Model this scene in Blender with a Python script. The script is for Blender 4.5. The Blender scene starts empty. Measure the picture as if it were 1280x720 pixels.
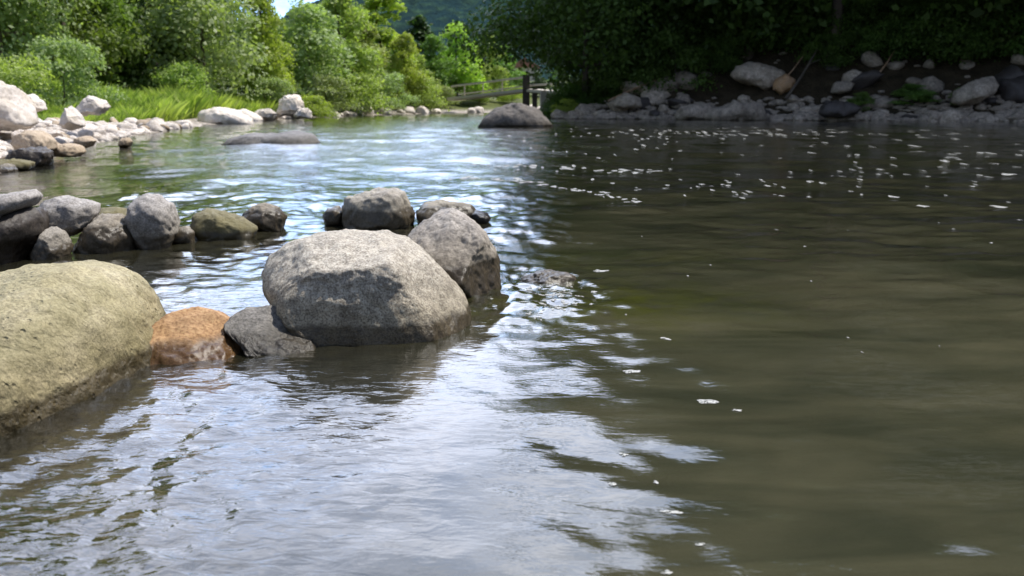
import bpy, bmesh, math, random
import numpy as np
from mathutils import Vector, Matrix, Euler, noise

SC = bpy.context.scene
COL = SC.collection
R = math.radians
rng = np.random.default_rng(7)
random.seed(7)

# ------------------------------------------------------------------ camera
CAMH = 0.75
F = 1150.0
PITCH = R(11.4)
cp, sp = math.cos(PITCH), math.sin(PITCH)


def ray(px, py):
    a = (px - 640) / F
    b = -(py - 360) / F
    return Vector((a, cp + b * sp, -sp + b * cp))


def at(px, py, Y):
    d = ray(px, py)
    t = Y / d.y
    return Vector((d.x * t, Y, CAMH + d.z * t))


def onw(px, py, z=0.0):
    d = ray(px, py)
    t = (z - CAMH) / d.z
    return Vector((d.x * t, d.y * t, z))


cam = bpy.data.cameras.new("camera")
camo = bpy.data.objects.new("camera", cam)
COL.objects.link(camo)
camo.location = (0, 0, CAMH)
camo.rotation_euler = (R(90) - PITCH, 0, 0)
cam.sensor_width = 36
cam.lens = 36 * F / 1280
cam.clip_start = 0.05
cam.clip_end = 3000
cam.dof.use_dof = True
cam.dof.focus_distance = 3.2
cam.dof.aperture_fstop = 5.0
SC.camera = camo

# ------------------------------------------------------------------ helpers


def tag(o, label=None, cat=None, group=None, kind=None):
    if label:
        o['label'] = label
    if cat:
        o['category'] = cat
    if group:
        o['group'] = group
    if kind:
        o['kind'] = kind
    return o


def mesh_np(name, V, Fq, mat=None, smooth=True, parent=None, link=True, attr=None):
    """V (n,3), Fq (m,k) with k = 3 or 4"""
    me = bpy.data.meshes.new(name)
    V = np.asarray(V, dtype=np.float32)
    Fq = np.asarray(Fq, dtype=np.int32)
    k = Fq.shape[1]
    me.vertices.add(len(V))
    me.vertices.foreach_set('co', V.ravel())
    me.loops.add(Fq.size)
    me.loops.foreach_set('vertex_index', Fq.ravel())
    me.polygons.add(len(Fq))
    me.polygons.foreach_set('loop_start', np.arange(0, Fq.size, k, dtype=np.int32))
    me.polygons.foreach_set('loop_total', np.full(len(Fq), k, dtype=np.int32))
    me.polygons.foreach_set('use_smooth', np.full(len(Fq), smooth, dtype=bool))
    if attr is not None:
        for an, av in attr.items():
            a = me.attributes.new(an, 'FLOAT', 'POINT')
            a.data.foreach_set('value', np.asarray(av, dtype=np.float32))
    me.update(calc_edges=True)
    if mat:
        me.materials.append(mat)
    if not link:
        return me
    o = bpy.data.objects.new(name, me)
    COL.objects.link(o)
    if parent:
        o.parent = parent
    return o


def empty(name, loc=(0, 0, 0)):
    o = bpy.data.objects.new(name, None)
    o.empty_display_size = 0.2
    COL.objects.link(o)
    o.location = loc
    return o


def smooth01(x):
    x = np.clip(x, 0, 1)
    return x * x * (3 - 2 * x)


def fft_field(n, kmin, kmax, aniso=1.0, seed=0, power=-1.0):
    """tileable gaussian field n x n, band limited (cycles per tile), unit std"""
    r = np.random.default_rng(seed)
    w = r.standard_normal((n, n))
    fx = np.fft.fftfreq(n) * n
    kx, ky = np.meshgrid(fx, fx, indexing='ij')
    kk = np.sqrt((kx * aniso) ** 2 + ky ** 2) + 1e-6
    filt = np.where((kk >= kmin) & (kk <= kmax), kk ** power, 0) * np.exp(-(kk / kmax) ** 4)
    f = np.real(np.fft.ifft2(np.fft.fft2(w) * filt))
    return (f - f.mean()) / f.std()


def samp(field, x, y, tile):
    """bicubic (catmull-rom) sample of a tileable field"""
    n = field.shape[0]
    u = np.asarray(x) / tile * n
    v = np.asarray(y) / tile * n
    iu = np.floor(u).astype(int)
    iv = np.floor(v).astype(int)
    fu = u - iu
    fv = v - iv

    def wts(t):
        return [-.5 * t + t * t - .5 * t ** 3, 1 - 2.5 * t * t + 1.5 * t ** 3,
                .5 * t + 2 * t * t - 1.5 * t ** 3, -.5 * t * t + .5 * t ** 3]
    wu, wv = wts(fu), wts(fv)
    out = 0
    for i in range(4):
        row = 0
        for j in range(4):
            row = row + wv[j] * field[(iu + i - 1) % n, (iv + j - 1) % n]
        out = out + wu[i] * row
    return out


# ------------------------------------------------------------------ node helpers
def newmat(name):
    m = bpy.data.materials.new(name)
    m.use_nodes = True
    nt = m.node_tree
    nt.nodes.clear()
    return m, nt


def nd(nt, typ, **kw):
    n = nt.nodes.new(typ)
    for k, v in kw.items():
        if k.startswith('i_'):
            key = k[2:]
            key = int(key) if key.isdigit() else key.replace('_', ' ')
            n.inputs[key].default_value = v
        else:
            setattr(n, k, v)
    return n


def lk(nt, a, b):
    nt.links.new(a, b)


def noise_n(nt, vec, scale, detail=4, rough=.55, dist=0.0):
    n = nd(nt, 'ShaderNodeTexNoise')
    n.inputs['Scale'].default_value = scale
    n.inputs['Detail'].default_value = detail
    n.inputs['Roughness'].default_value = rough
    n.inputs['Distortion'].default_value = dist
    if vec is not None:
        lk(nt, vec, n.inputs['Vector'])
    return n.outputs['Fac']


def ramp(nt, fac, stops):
    n = nd(nt, 'ShaderNodeValToRGB')
    el = n.color_ramp.elements
    while len(el) < len(stops):
        el.new(0.5)
    for e, (p, c) in zip(el, stops):
        e.position = p
        e.color = (c[0], c[1], c[2], 1) if hasattr(c, '__len__') else (c, c, c, 1)
    lk(nt, fac, n.inputs['Fac'])
    return n.outputs['Color']


def mixc(nt, fac, a, b, mode='MIX'):
    n = nd(nt, 'ShaderNodeMix', data_type='RGBA', blend_type=mode)
    for s, v in (('Factor', fac), ('A', a), ('B', b)):
        sock = [i for i in n.inputs if i.name == s and (i.type == 'RGBA' if s != 'Factor' else i.type == 'VALUE')][0]
        if isinstance(v, bpy.types.NodeSocket):
            lk(nt, v, sock)
        elif s == 'Factor':
            sock.default_value = v
        else:
            sock.default_value = (v[0], v[1], v[2], 1)
    return [o for o in n.outputs if o.type == 'RGBA'][0]


def mth(nt, op, a, b=None, c=None, clamp=False):
    n = nd(nt, 'ShaderNodeMath', operation=op, use_clamp=clamp)
    for i, v in enumerate((a, b, c)):
        if v is None:
            continue
        if isinstance(v, bpy.types.NodeSocket):
            lk(nt, v, n.inputs[i])
        else:
            n.inputs[i].default_value = v
    return n.outputs[0]


def maprange(nt, v, a, b, c=0., d=1., smooth=True):
    n = nd(nt, 'ShaderNodeMapRange', interpolation_type='SMOOTHSTEP' if smooth else 'LINEAR')
    lk(nt, v, n.inputs[0])
    for i, x in enumerate((a, b, c, d)):
        n.inputs[i + 1].default_value = x
    return n.outputs[0]


# ------------------------------------------------------------------ materials
def rock_mat(name, c1, c2, speck=(.05, .05, .05), speck_amt=.5, rough=.85, bump=.5, warm=None,
             moss=None, moss_amt=0.0, wet=True, grain=60., wetz=0.035, pits=.4):
    m, nt = newmat(name)
    tc = nd(nt, 'ShaderNodeTexCoord')
    geo = nd(nt, 'ShaderNodeNewGeometry')
    P = tc.outputs['Object']
    oi = nd(nt, 'ShaderNodeObjectInfo')
    big = noise_n(nt, P, 3.5, 5, .6)
    col = mixc(nt, ramp(nt, big, [(.35, 0), (.68, 1)]), c1, c2)
    if warm:
        w = noise_n(nt, P, 2.2, 4, .6, .4)
        col = mixc(nt, ramp(nt, w, [(.45, 0), (.66, 1)]), col, warm)
    mid = noise_n(nt, P, grain * .35, 4, .65)
    col = mixc(nt, mth(nt, 'MULTIPLY', ramp(nt, mid, [(.42, 1), (.56, 0)]), speck_amt * .7), col, speck)
    fine = noise_n(nt, P, grain * 1.9, 3, .6)
    col = mixc(nt, mth(nt, 'MULTIPLY', ramp(nt, fine, [(.38, 1), (.5, 0)]), speck_amt), col, speck)
    col = mixc(nt, mth(nt, 'MULTIPLY', ramp(nt, fine, [(.55, 0), (.68, 1)]), speck_amt * .6), col,
               tuple(min(.75, x * 1.5 + .05) for x in c1))
    if moss:
        mo = noise_n(nt, P, 6, 5, .7)
        nz = nd(nt, 'ShaderNodeSeparateXYZ')
        lk(nt, geo.outputs['Normal'], nz.inputs[0])
        mm = mth(nt, 'MULTIPLY', ramp(nt, mo, [(.36, 0), (.58, 1)]), moss_amt)
        col = mixc(nt, mm, col, moss)
    # value variation per object
    rv = mth(nt, 'MULTIPLY_ADD', oi.outputs['Random'], .5, .75)
    hsv = nd(nt, 'ShaderNodeHueSaturation')
    lk(nt, col, hsv.inputs['Color'])
    if wet is not True:
        lk(nt, rv, hsv.inputs['Value'])
    col = hsv.outputs['Color']
    b1 = noise_n(nt, P, grain * .5, 6, .7)
    vor = nd(nt, 'ShaderNodeTexVoronoi', feature='F1')
    vor.inputs['Scale'].default_value = grain * .55
    lk(nt, P, vor.inputs['Vector'])
    pit = ramp(nt, vor.outputs['Distance'], [(.08, 0), (.3, 1)])
    pmask = ramp(nt, noise_n(nt, P, 7, 3), [(.48, 0), (.62, 1)])
    h = mth(nt, 'ADD', b1, mth(nt, 'MULTIPLY', mth(nt, 'MULTIPLY', pit, pmask), pits))
    bmp = nd(nt, 'ShaderNodeBump')
    bmp.inputs['Strength'].default_value = bump
    bmp.inputs['Distance'].default_value = .012
    lk(nt, h, bmp.inputs['Height'])
    bs = nd(nt, 'ShaderNodeBsdfPrincipled')
    lk(nt, bmp.outputs[0], bs.inputs['Normal'])
    bs.inputs['Specular IOR Level'].default_value = .3
    if wet:
        sx = nd(nt, 'ShaderNodeSeparateXYZ')
        lk(nt, geo.outputs['Position'], sx.inputs[0])
        wn = noise_n(nt, geo.outputs['Position'], 9, 4)
        zz = mth(nt, 'ADD', sx.outputs[2], mth(nt, 'MULTIPLY', mth(nt, 'SUBTRACT', wn, .5), .05))
        wetf = maprange(nt, zz, wetz, wetz + .025, 1, 0)
        dark = mixc(nt, 1.0, col, (.36, .33, .27), 'MULTIPLY')
        tide = maprange(nt, zz, wetz, wetz + .22, .62, 0)
        col = mixc(nt, tide, col, mixc(nt, 1.0, col, (.52, .47, .33), 'MULTIPLY'))
        dark = mixc(nt, 1.0, col, (.24, .21, .16), 'MULTIPLY')
        col = mixc(nt, mth(nt, 'MULTIPLY', wetf, .93), col, dark)
        lk(nt, maprange(nt, wetf, 0, 1, rough, .28, False), bs.inputs['Roughness'])
    else:
        bs.inputs['Roughness'].default_value = rough
    lk(nt, col, bs.inputs['Base Color'])
    out = nd(nt, 'ShaderNodeOutputMaterial')
    lk(nt, bs.outputs[0], out.inputs[0])
    return m


M = {}
M['mossy'] = rock_mat('mossy_granite', (.47, .41, .25), (.31, .27, .165), (.10, .085, .05), .5,
                      moss=(.27, .24, .12), moss_amt=.5, grain=75, bump=1.0, pits=.9, warm=(.56, .49, .33), wetz=.04)
M['granite'] = rock_mat('grey_granite', (.56, .505, .42), (.38, .34, .28), (.13, .11, .09), .7,
                        grain=85, bump=.65, warm=(.56, .50, .41), wetz=.04)
M['grey'] = rock_mat('smooth_grey_stone', (.44, .41, .385), (.28, .26, .245), (.11, .10, .09), .5, grain=60,
                     bump=.45, wetz=.05)
M['greywet'] = rock_mat('half_wet_grey_stone', (.44, .40, .36), (.29, .26, .235), (.09, .08, .07), .45, grain=50,
                        bump=.5, wetz=.115)
M['caved'] = rock_mat('grey_stone_with_shaded_wet_foot', (.54, .50, .45), (.31, .28, .25), (.1, .1, .09), .4, grain=40,
                      bump=.5, wetz=.10)  # wet band raised so its dark also paints the shade of the hollow foot
M['orange'] = rock_mat('rusty_orange_stone', (.58, .36, .19), (.46, .27, .14), (.12, .05, .02), .45, grain=60,
                       warm=(.56, .38, .24), bump=.35, wetz=.035)
M['slate'] = rock_mat('blue_grey_slate', (.31, .295, .295), (.17, .165, .165), (.06, .06, .06), .5, grain=70,
                      bump=.6, wetz=.04)
M['dark'] = rock_mat('dark_damp_stone', (.10, .085, .075), (.06, .05, .045), (.025, .02, .02), .5, grain=40,
                     rough=.5, bump=.6, wetz=.1)
M['mossgrey'] = rock_mat('algae_stone', (.26, .235, .16), (.2, .19, .12), (.07, .06, .03), .5, grain=45,
                         moss=(.20, .175, .085), moss_amt=.6, bump=.5, wetz=.03)
M['pale'] = rock_mat('sun_bleached_stone', (.80, .73, .67), (.64, .57, .51), (.28, .24, .21), .3, grain=18,
                     bump=.5, wet=None, warm=(.64, .56, .46))
M['tan'] = rock_mat('tan_stone', (.52, .42, .31), (.40, .32, .24), (.18, .12, .08), .35, grain=18, bump=.5, wetz=.03)
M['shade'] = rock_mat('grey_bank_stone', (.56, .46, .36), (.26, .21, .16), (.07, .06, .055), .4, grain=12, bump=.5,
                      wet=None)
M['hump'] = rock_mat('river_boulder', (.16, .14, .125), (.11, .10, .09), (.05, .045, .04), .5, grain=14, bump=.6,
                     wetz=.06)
M['sub'] = rock_mat('submerged_stone', (.42, .36, .18), (.3, .26, .14), (.1, .08, .04), .4, grain=40, bump=.3,
                    wet=None)


def bark_mat():
    m, nt = newmat('bark')
    tc = nd(nt, 'ShaderNodeTexCoord')
    mp = nd(nt, 'ShaderNodeMapping')
    mp.inputs['Scale'].default_value = (6, 6, 1.2)
    lk(nt, tc.outputs['Object'], mp.inputs[0])
    n = noise_n(nt, mp.outputs[0], 3, 6, .7)
    bs = nd(nt, 'ShaderNodeBsdfPrincipled')
    lk(nt, ramp(nt, n, [(.3, (.05, .038, .028)), (.7, (.16, .13, .10))]), bs.inputs['Base Color'])
    bs.inputs['Roughness'].default_value = .9
    b = nd(nt, 'ShaderNodeBump')
    b.inputs['Distance'].default_value = .03
    lk(nt, n, b.inputs['Height'])
    lk(nt, b.outputs[0], bs.inputs['Normal'])
    o = nd(nt, 'ShaderNodeOutputMaterial')
    lk(nt, bs.outputs[0], o.inputs[0])
    return m


M['bark'] = bark_mat()


def leaf_mat(name, c1, c2, trans=.35, tcol=None):
    m, nt = newmat(name)
    at_ = nd(nt, 'ShaderNodeAttribute', attribute_name='lv')
    oi = nd(nt, 'ShaderNodeObjectInfo')
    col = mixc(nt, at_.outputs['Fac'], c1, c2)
    hsv = nd(nt, 'ShaderNodeHueSaturation')
    lk(nt, mth(nt, 'MULTIPLY_ADD', oi.outputs['Random'], .035, .4825), hsv.inputs['Hue'])
    lk(nt, mth(nt, 'MULTIPLY_ADD', oi.outputs['Random'], .35, .82), hsv.inputs['Value'])
    lk(nt, col, hsv.inputs['Color'])
    d = nd(nt, 'ShaderNodeBsdfPrincipled')
    d.inputs['Roughness'].default_value = .55
    d.inputs['Specular IOR Level'].default_value = .25
    t = nd(nt, 'ShaderNodeBsdfTranslucent')
    lk(nt, hsv.outputs[0], d.inputs['Base Color'])
    tc = mixc(nt, 1., hsv.outputs[0], tcol or (1.3, 1.5, .5), 'MULTIPLY')
    lk(nt, tc, t.inputs['Color'])
    mx = nd(nt, 'ShaderNodeMixShader')
    mx.inputs[0].default_value = trans
    lk(nt, d.outputs[0], mx.inputs[1])
    lk(nt, t.outputs[0], mx.inputs[2])
    o = nd(nt, 'ShaderNodeOutputMaterial')
    lk(nt, mx.outputs[0], o.inputs[0])
    return m


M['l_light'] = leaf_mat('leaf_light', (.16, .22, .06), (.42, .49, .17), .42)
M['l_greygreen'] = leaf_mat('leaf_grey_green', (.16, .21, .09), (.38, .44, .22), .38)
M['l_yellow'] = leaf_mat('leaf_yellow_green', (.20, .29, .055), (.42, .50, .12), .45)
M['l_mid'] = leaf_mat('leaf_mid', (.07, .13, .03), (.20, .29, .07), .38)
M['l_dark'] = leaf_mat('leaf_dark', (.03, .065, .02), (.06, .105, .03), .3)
M['l_deep'] = leaf_mat('leaf_deep_shade', (.008, .018, .004), (.11, .18, .03), .28)  # shade of the wood and its sunlit flecks put into the leaf colours
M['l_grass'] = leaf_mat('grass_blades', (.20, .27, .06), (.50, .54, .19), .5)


# ------------------------------------------------------------------ river plan
def ll(*pts):
    return [Vector(p) for p in pts]


RIV = np.array([(-3.2, -40), (-3.0, 0), (-3.6, 4), (-4.6, 6.5), (-5.6, 9.6), (-7.4, 15), (-9.2, 23), (-10.2, 30), (-10.6, 38), (-10.2, 46),
                (-8.5, 56), (-5, 66), (0, 72), (12, 80), (40, 90), (40, 84), (18, 70), (8, 58), (3.5, 48),
                (1.9, 43.5), (4, 42.5), (9, 41), (14, 38.5), (20, 36), (30, 34), (60, 33), (90, 30), (90, -40)], float)


def river_sd(x, y):
    """signed distance to the water's edge; positive on land; plus side (-1 left/far bank, 1 right bank)"""
    x = np.asarray(x, float)
    y = np.asarray(y, float)
    d = np.full(x.shape, 1e9)
    side = np.zeros(x.shape)
    inside = np.zeros(x.shape, bool)
    n = len(RIV)
    for i in range(n):
        a = RIV[i]
        b = RIV[(i + 1) % n]
        ab = b - a
        t = np.clip(((x - a[0]) * ab[0] + (y - a[1]) * ab[1]) / (ab @ ab), 0, 1)
        dd = np.hypot(x - a[0] - t * ab[0], y - a[1] - t * ab[1])
        if i != n - 1:
            side = np.where(dd < d, -1 if i < 15 else 1, side)
            d = np.minimum(d, dd)
        cond = ((a[1] > y) != (b[1] > y)) & (x < (b[0] - a[0]) * (y - a[1]) / (b[1] - a[1] + 1e-12) + a[0])
        inside ^= cond
    return np.where(inside, -d, d), side


GN = fft_field(256, 2, 60, seed=3, power=-1.6)


def ground_z(x, y):
    x = np.asarray(x, float)
    y = np.asarray(y, float)
    sd, side = river_sd(x, y)
    nz = samp(GN, x, y, 40.)
    bed = -.32 * smooth01(-sd / 1.2) - .5 * smooth01((-sd - 3) / 4.)
    # shallow pool near the camera on the left
    near = np.exp(-((x + 1.6) / 1.8) ** 2 - ((y - 3) / 2.5) ** 2)
    bed = bed * (1 - near) + near * (-.26)
    left = 0.30 * np.minimum(sd, 2.6) + .05 * np.clip(sd - 2.6, 0, 30)
    farf = smooth01((y - 13) / 12)
    left = left * (1 - farf) + farf * (0.10 * np.minimum(sd, 5) + .06 * np.clip(sd - 5, 0, 60))
    right = .22 * np.minimum(sd, 1.2) + .62 * np.clip(sd - 1.2, 0, 40) + .1 * np.clip(sd - 42, 0, 400)
    land = np.where(side > 0, right, left)
    z = np.where(sd < 0, bed, land)
    return z + nz * (.02 + .10 * smooth01(np.abs(sd) / 6) * (sd > 0))


def gz(x, y):
    return float(ground_z(np.array([x]), np.array([y]))[0])


def polar_grid(r0, r1, fac, az_f, az_n, cy=0.0):
    """rings around a point: dense in front, sparse behind; returns x, y, faces"""
    rs = [r0]
    while rs[-1] < r1:
        rs.append(rs[-1] * fac)
    rs = np.array(rs)
    front = np.linspace(-R(az_f), R(az_f), az_n)
    step = R(2.5)
    back = np.arange(R(az_f) + step, 2 * math.pi - R(az_f) - step * .5, step)
    az = np.concatenate([front, back])
    A, RR = np.meshgrid(az, rs)
    x = (RR * np.sin(A)).ravel()
    y = (RR * np.cos(A)).ravel() + cy
    na, nr = len(az), len(rs)
    i = np.arange(nr - 1)[:, None] * na
    j = np.arange(na)[None, :]
    j2 = (j + 1) % na
    fq = np.stack([i + j, i + j2, i + na + j2, i + na + j], -1).reshape(-1, 4)
    return x, y, fq, na


# ground sheet
def ground_mat():
    m, nt = newmat('river_ground')
    geo = nd(nt, 'ShaderNodeNewGeometry')
    P = geo.outputs['Position']
    sx = nd(nt, 'ShaderNodeSeparateXYZ')
    lk(nt, P, sx.inputs[0])
    att = nd(nt, 'ShaderNodeAttribute', attribute_name='bank')   # 0 gravel .. 1 soil/grass
    rt = nd(nt, 'ShaderNodeAttribute', attribute_name='right')
    vor = nd(nt, 'ShaderNodeTexVoronoi', feature='F1')
    vor.inputs['Scale'].default_value = 9
    lk(nt, P, vor.inputs['Vector'])
    vc = nd(nt, 'ShaderNodeSeparateColor')
    lk(nt, vor.outputs['Color'], vc.inputs[0])
    peb = mixc(nt, vc.outputs[0], (.38, .33, .29), (.62, .56, .50))
    peb = mixc(nt, ramp(nt, vor.outputs['Distance'], [(.35, 0), (.75, 1)]), peb, (.14, .12, .10))
    soil = ramp(nt, noise_n(nt, P, 1.2, 6, .7), [(.3, (.05, .06, .02)), (.7, (.13, .15, .045))])
    col = mixc(nt, att.outputs['Fac'], peb, soil)
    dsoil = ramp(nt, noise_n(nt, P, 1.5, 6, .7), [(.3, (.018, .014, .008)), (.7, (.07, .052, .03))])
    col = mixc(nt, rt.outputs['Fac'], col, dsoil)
    # river bed under water: brown silt and stones
    v2 = nd(nt, 'ShaderNodeTexVoronoi', feature='SMOOTH_F1')
    v2.inputs['Scale'].default_value = 6
    lk(nt, P, v2.inputs['Vector'])
    bedc = mixc(nt, ramp(nt, noise_n(nt, P, 2.5, 5, .6), [(.35, 0), (.65, 1)]), (.10, .085, .05), (.22, .19, .11))
    bedc = mixc(nt, ramp(nt, v2.outputs['Distance'], [(.2, 0), (.6, .7)]), bedc, (.05, .04, .025))
    col = mixc(nt, maprange(nt, sx.outputs[2], -.02, .03, 1, 0), col, bedc)
    bs = nd(nt, 'ShaderNodeBsdfPrincipled')
    bs.inputs['Roughness'].default_value = .9
    bs.inputs['Specular IOR Level'].default_value = .15
    lk(nt, col, bs.inputs['Base Color'])
    b = nd(nt, 'ShaderNodeBump')
    b.inputs['Distance'].default_value = .06
    b.inputs['Strength'].default_value = .8
    lk(nt, mth(nt, 'SUBTRACT', 1., vor.outputs['Distance']), b.inputs['Height'])
    lk(nt, b.outputs[0], bs.inputs['Normal'])
    o = nd(nt, 'ShaderNodeOutputMaterial')
    lk(nt, bs.outputs[0], o.inputs[0])
    return m


gx, gy, gf, _ = polar_grid(.3, 1900, 1.03, 60, 260)
sd_, side_ = river_sd(gx, gy)
gzz = ground_z(gx, gy)
bankv = smooth01((sd_ - (3.2 - 2.0 * smooth01((gy - 16) / 12))) / 1.5)
gro = mesh_np('ground', np.stack([gx, gy, gzz], -1), gf, ground_mat(),
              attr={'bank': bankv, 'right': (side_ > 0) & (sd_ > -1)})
tag(gro, kind='structure')

# ------------------------------------------------------------------ water
W1 = fft_field(512, 4, 40, aniso=1.0, seed=11, power=-2.2)     # broad swell, tile 9 m : 0.22 - 2.2 m
W2 = fft_field(512, 12, 90, aniso=.75, seed=12, power=-2.0)    # ripples, tile 4 m : 4 - 33 cm
W3 = fft_field(512, 6, 70, aniso=.8, seed=13, power=-1.7)      # river chop, tile 23 m
W4 = fft_field(512, 3, 30, aniso=2.2, seed=14, power=-1.8)     # long current streaks, tile 14 m

KX, KY = onw(685, 352).x, onw(685, 352).y
HX, HY = onw(335, 186).x, onw(335, 186).y + .6


def cur_mask(x, y):
    """0 in the sheltered pool on the left, 1 in the smooth main current on the right"""
    edge = -.05 + .10 * (y - 3.0) * (y < 3) + .02 * (y - 3) * (y > 3)
    edge = np.where(y > 5, .25 + .06 * (y - 5), edge)
    return smooth01((x - edge + .25) / .7)


def wave_h(x, y):
    c = cur_mask(x, y)
    r = np.hypot(x, y)
    near_fade = smooth01(1.2 - (r - 5) / 6)
    mid = smooth01((y - 3.0) / 3.0)
    riffle = np.exp(-((x + 1.2 - .0 * y) / 3.5) ** 2) * smooth01((y - 6) / 5) * smooth01((40 - y) / 15)
    pool = (1 - c)
    calm = 1 - .72 * smooth01((x + .55) / .5) * smooth01((3.4 - y) / .8)
    h = W1v(x, y) * (.0030 * pool + .0028 * c)
    h = h + samp(W2, x * .93 + y * .37, y * .93 - x * .37, 4.) * (.0015 + .0010 * mid) * pool * near_fade * calm
    h = h + samp(W2, -x * .7 + y * .7, y * .7 + x * .7, 5.3) * .0006 * pool * near_fade * calm
    h = h + samp(W3, x + y * .2, y, 23.) * (.0035 + .0055 * riffle + .003 * mid * pool) * smooth01((y - 2.5) / 5)
    h = h + samp(W4, y * .25 + x * .97, y * .97 - x * .25, 14.) * .006 * c
    h = h + samp(W2, x * .95 + y * .3, (y * .95 - x * .3) * 1.6, 9.) * .0016 * c * smooth01((12 - y) / 6)
    # turbulence trailing from the awash stone beside the current edge
    k = np.exp(-((x - KX + .05) / .34) ** 2 - ((y - KY + .15) / .55) ** 2)
    h = h + k * samp(W2, x, y, 3.4) * .0042
    lc = smooth01((-x - .15) / .6) * smooth01((3.6 - y) / 1.0)
    h = h + lc * samp(W2, x * .95 - y * .3, (y * .95 + x * .3) * 1.5, 3.2) * .0009
    # standing wave over the stone in mid pool
    q = np.exp(-((x - HX) / .75) ** 2 - ((y - HY) / .9) ** 2)
    h = h + q * .10
    return h


def W1v(x, y):
    return samp(W1, x, y, 9.)


def water_mat():
    m, nt = newmat('river_water')
    geo = nd(nt, 'ShaderNodeNewGeometry')
    P = geo.outputs['Position']
    cur = nd(nt, 'ShaderNodeAttribute', attribute_name='cur').outputs['Fac']
    clr = nd(nt, 'ShaderNodeAttribute', attribute_name='clear').outputs['Fac']
    alg = nd(nt, 'ShaderNodeAttribute', attribute_name='algae').outputs['Fac']
    dst = nd(nt, 'ShaderNodeAttribute', attribute_name='dist').outputs['Fac']
    mp = nd(nt, 'ShaderNodeMapping')
    mp.inputs['Scale'].default_value = (1, 2.1, 1)
    mp.inputs['Rotation'].default_value = (0, 0, R(16))
    lk(nt, P, mp.inputs[0])
    f1 = noise_n(nt, mp.outputs[0], 15, 3, .5, .7)
    fine = nd(nt, 'ShaderNodeAttribute', attribute_name='fine').outputs['Fac']
    f2 = noise_n(nt, mp.outputs[0], 7, 4, .55, .3)
    b1 = nd(nt, 'ShaderNodeBump')
    lk(nt, fine, b1.inputs['Strength'])
    b1.inputs['Distance'].default_value = .0034
    lk(nt, f1, b1.inputs['Height'])
    b2 = nd(nt, 'ShaderNodeBump')
    lk(nt, maprange(nt, dst, 4, 16, .15, 1), b2.inputs['Strength'])
    b2.inputs['Distance'].default_value = .010
    lk(nt, f2, b2.inputs['Height'])
    lk(nt, b1.outputs[0], b2.inputs['Normal'])
    N = b2.outputs[0]
    # murk: suspended silt lit by the sun, patchy; stretched streaks paint in rippled reflections
    mq = nd(nt, 'ShaderNodeMapping')
    mq.inputs['Scale'].default_value = (.7, 3.2, 1)
    mq.inputs['Rotation'].default_value = (0, 0, R(-12))
    lk(nt, P, mq.inputs[0])
    mn = mth(nt, 'ADD', mth(nt, 'MULTIPLY', noise_n(nt, P, .9, 4, .55, .5), .5), mth(nt, 'MULTIPLY', noise_n(nt, mq.outputs[0], 1.3, 5, .6, .8), .5))
    murk = mixc(nt, ramp(nt, mn, [(.40, 0), (.62, 1)]), (.028, .029, .017), (.066, .061, .035))
    murk = mixc(nt, maprange(nt, cur, 0, 1, .55, 0, False), murk, (.018, .016, .010))
    murk = mixc(nt, mth(nt, 'MULTIPLY', alg, ramp(nt, noise_n(nt, P, 5, 5, .65, .6), [(.36, 0), (.62, 1)])), murk, (.055, .060, .006))
    # thin scum drifting on the surface
    s1 = noise_n(nt, mq.outputs[0], 9, 6, .8, .3)
    s2 = noise_n(nt, P, 1.3, 3, .5)
    scum = mth(nt, 'MULTIPLY', ramp(nt, s1, [(.47, 0), (.5, 1), (.53, 0)]), ramp(nt, s2, [(.52, 0), (.62, 1)]))
    scum = mth(nt, 'MULTIPLY', scum, mth(nt, 'MULTIPLY', maprange(nt, cur, .6, 1, 0, 1), .05))
    murk = mixc(nt, scum, murk, (.5, .5, .45))
    df = nd(nt, 'ShaderNodeBsdfDiffuse')
    lk(nt, murk, df.inputs['Color'])
    tr = nd(nt, 'ShaderNodeBsdfTransparent')
    tr.inputs['Color'].default_value = (.55, .48, .30, 1)
    body = nd(nt, 'ShaderNodeMixShader')
    lk(nt, clr, body.inputs[0])
    lk(nt, df.outputs[0], body.inputs[1])
    lk(nt, tr.outputs[0], body.inputs[2])
    gl = nd(nt, 'ShaderNodeBsdfGlossy')
    gl.inputs['Color'].default_value = (1, 1, 1, 1)
    lk(nt, maprange(nt, cur, .6, 1, .008, .06, False), gl.inputs['Roughness'])
    lk(nt, N, gl.inputs['Normal'])
    fr = nd(nt, 'ShaderNodeFresnel')
    fr.inputs['IOR'].default_value = 1.38
    lk(nt, N, fr.inputs['Normal'])
    fac = mth(nt, 'MULTIPLY', fr.outputs[0], 1.42, clamp=True)
    mx = nd(nt, 'ShaderNodeMixShader')
    lk(nt, fac, mx.inputs[0])
    lk(nt, body.outputs[0], mx.inputs[1])
    lk(nt, gl.outputs[0], mx.inputs[2])
    o = nd(nt, 'ShaderNodeOutputMaterial')
    lk(nt, mx.outputs[0], o.inputs[0])
    return m


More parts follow.
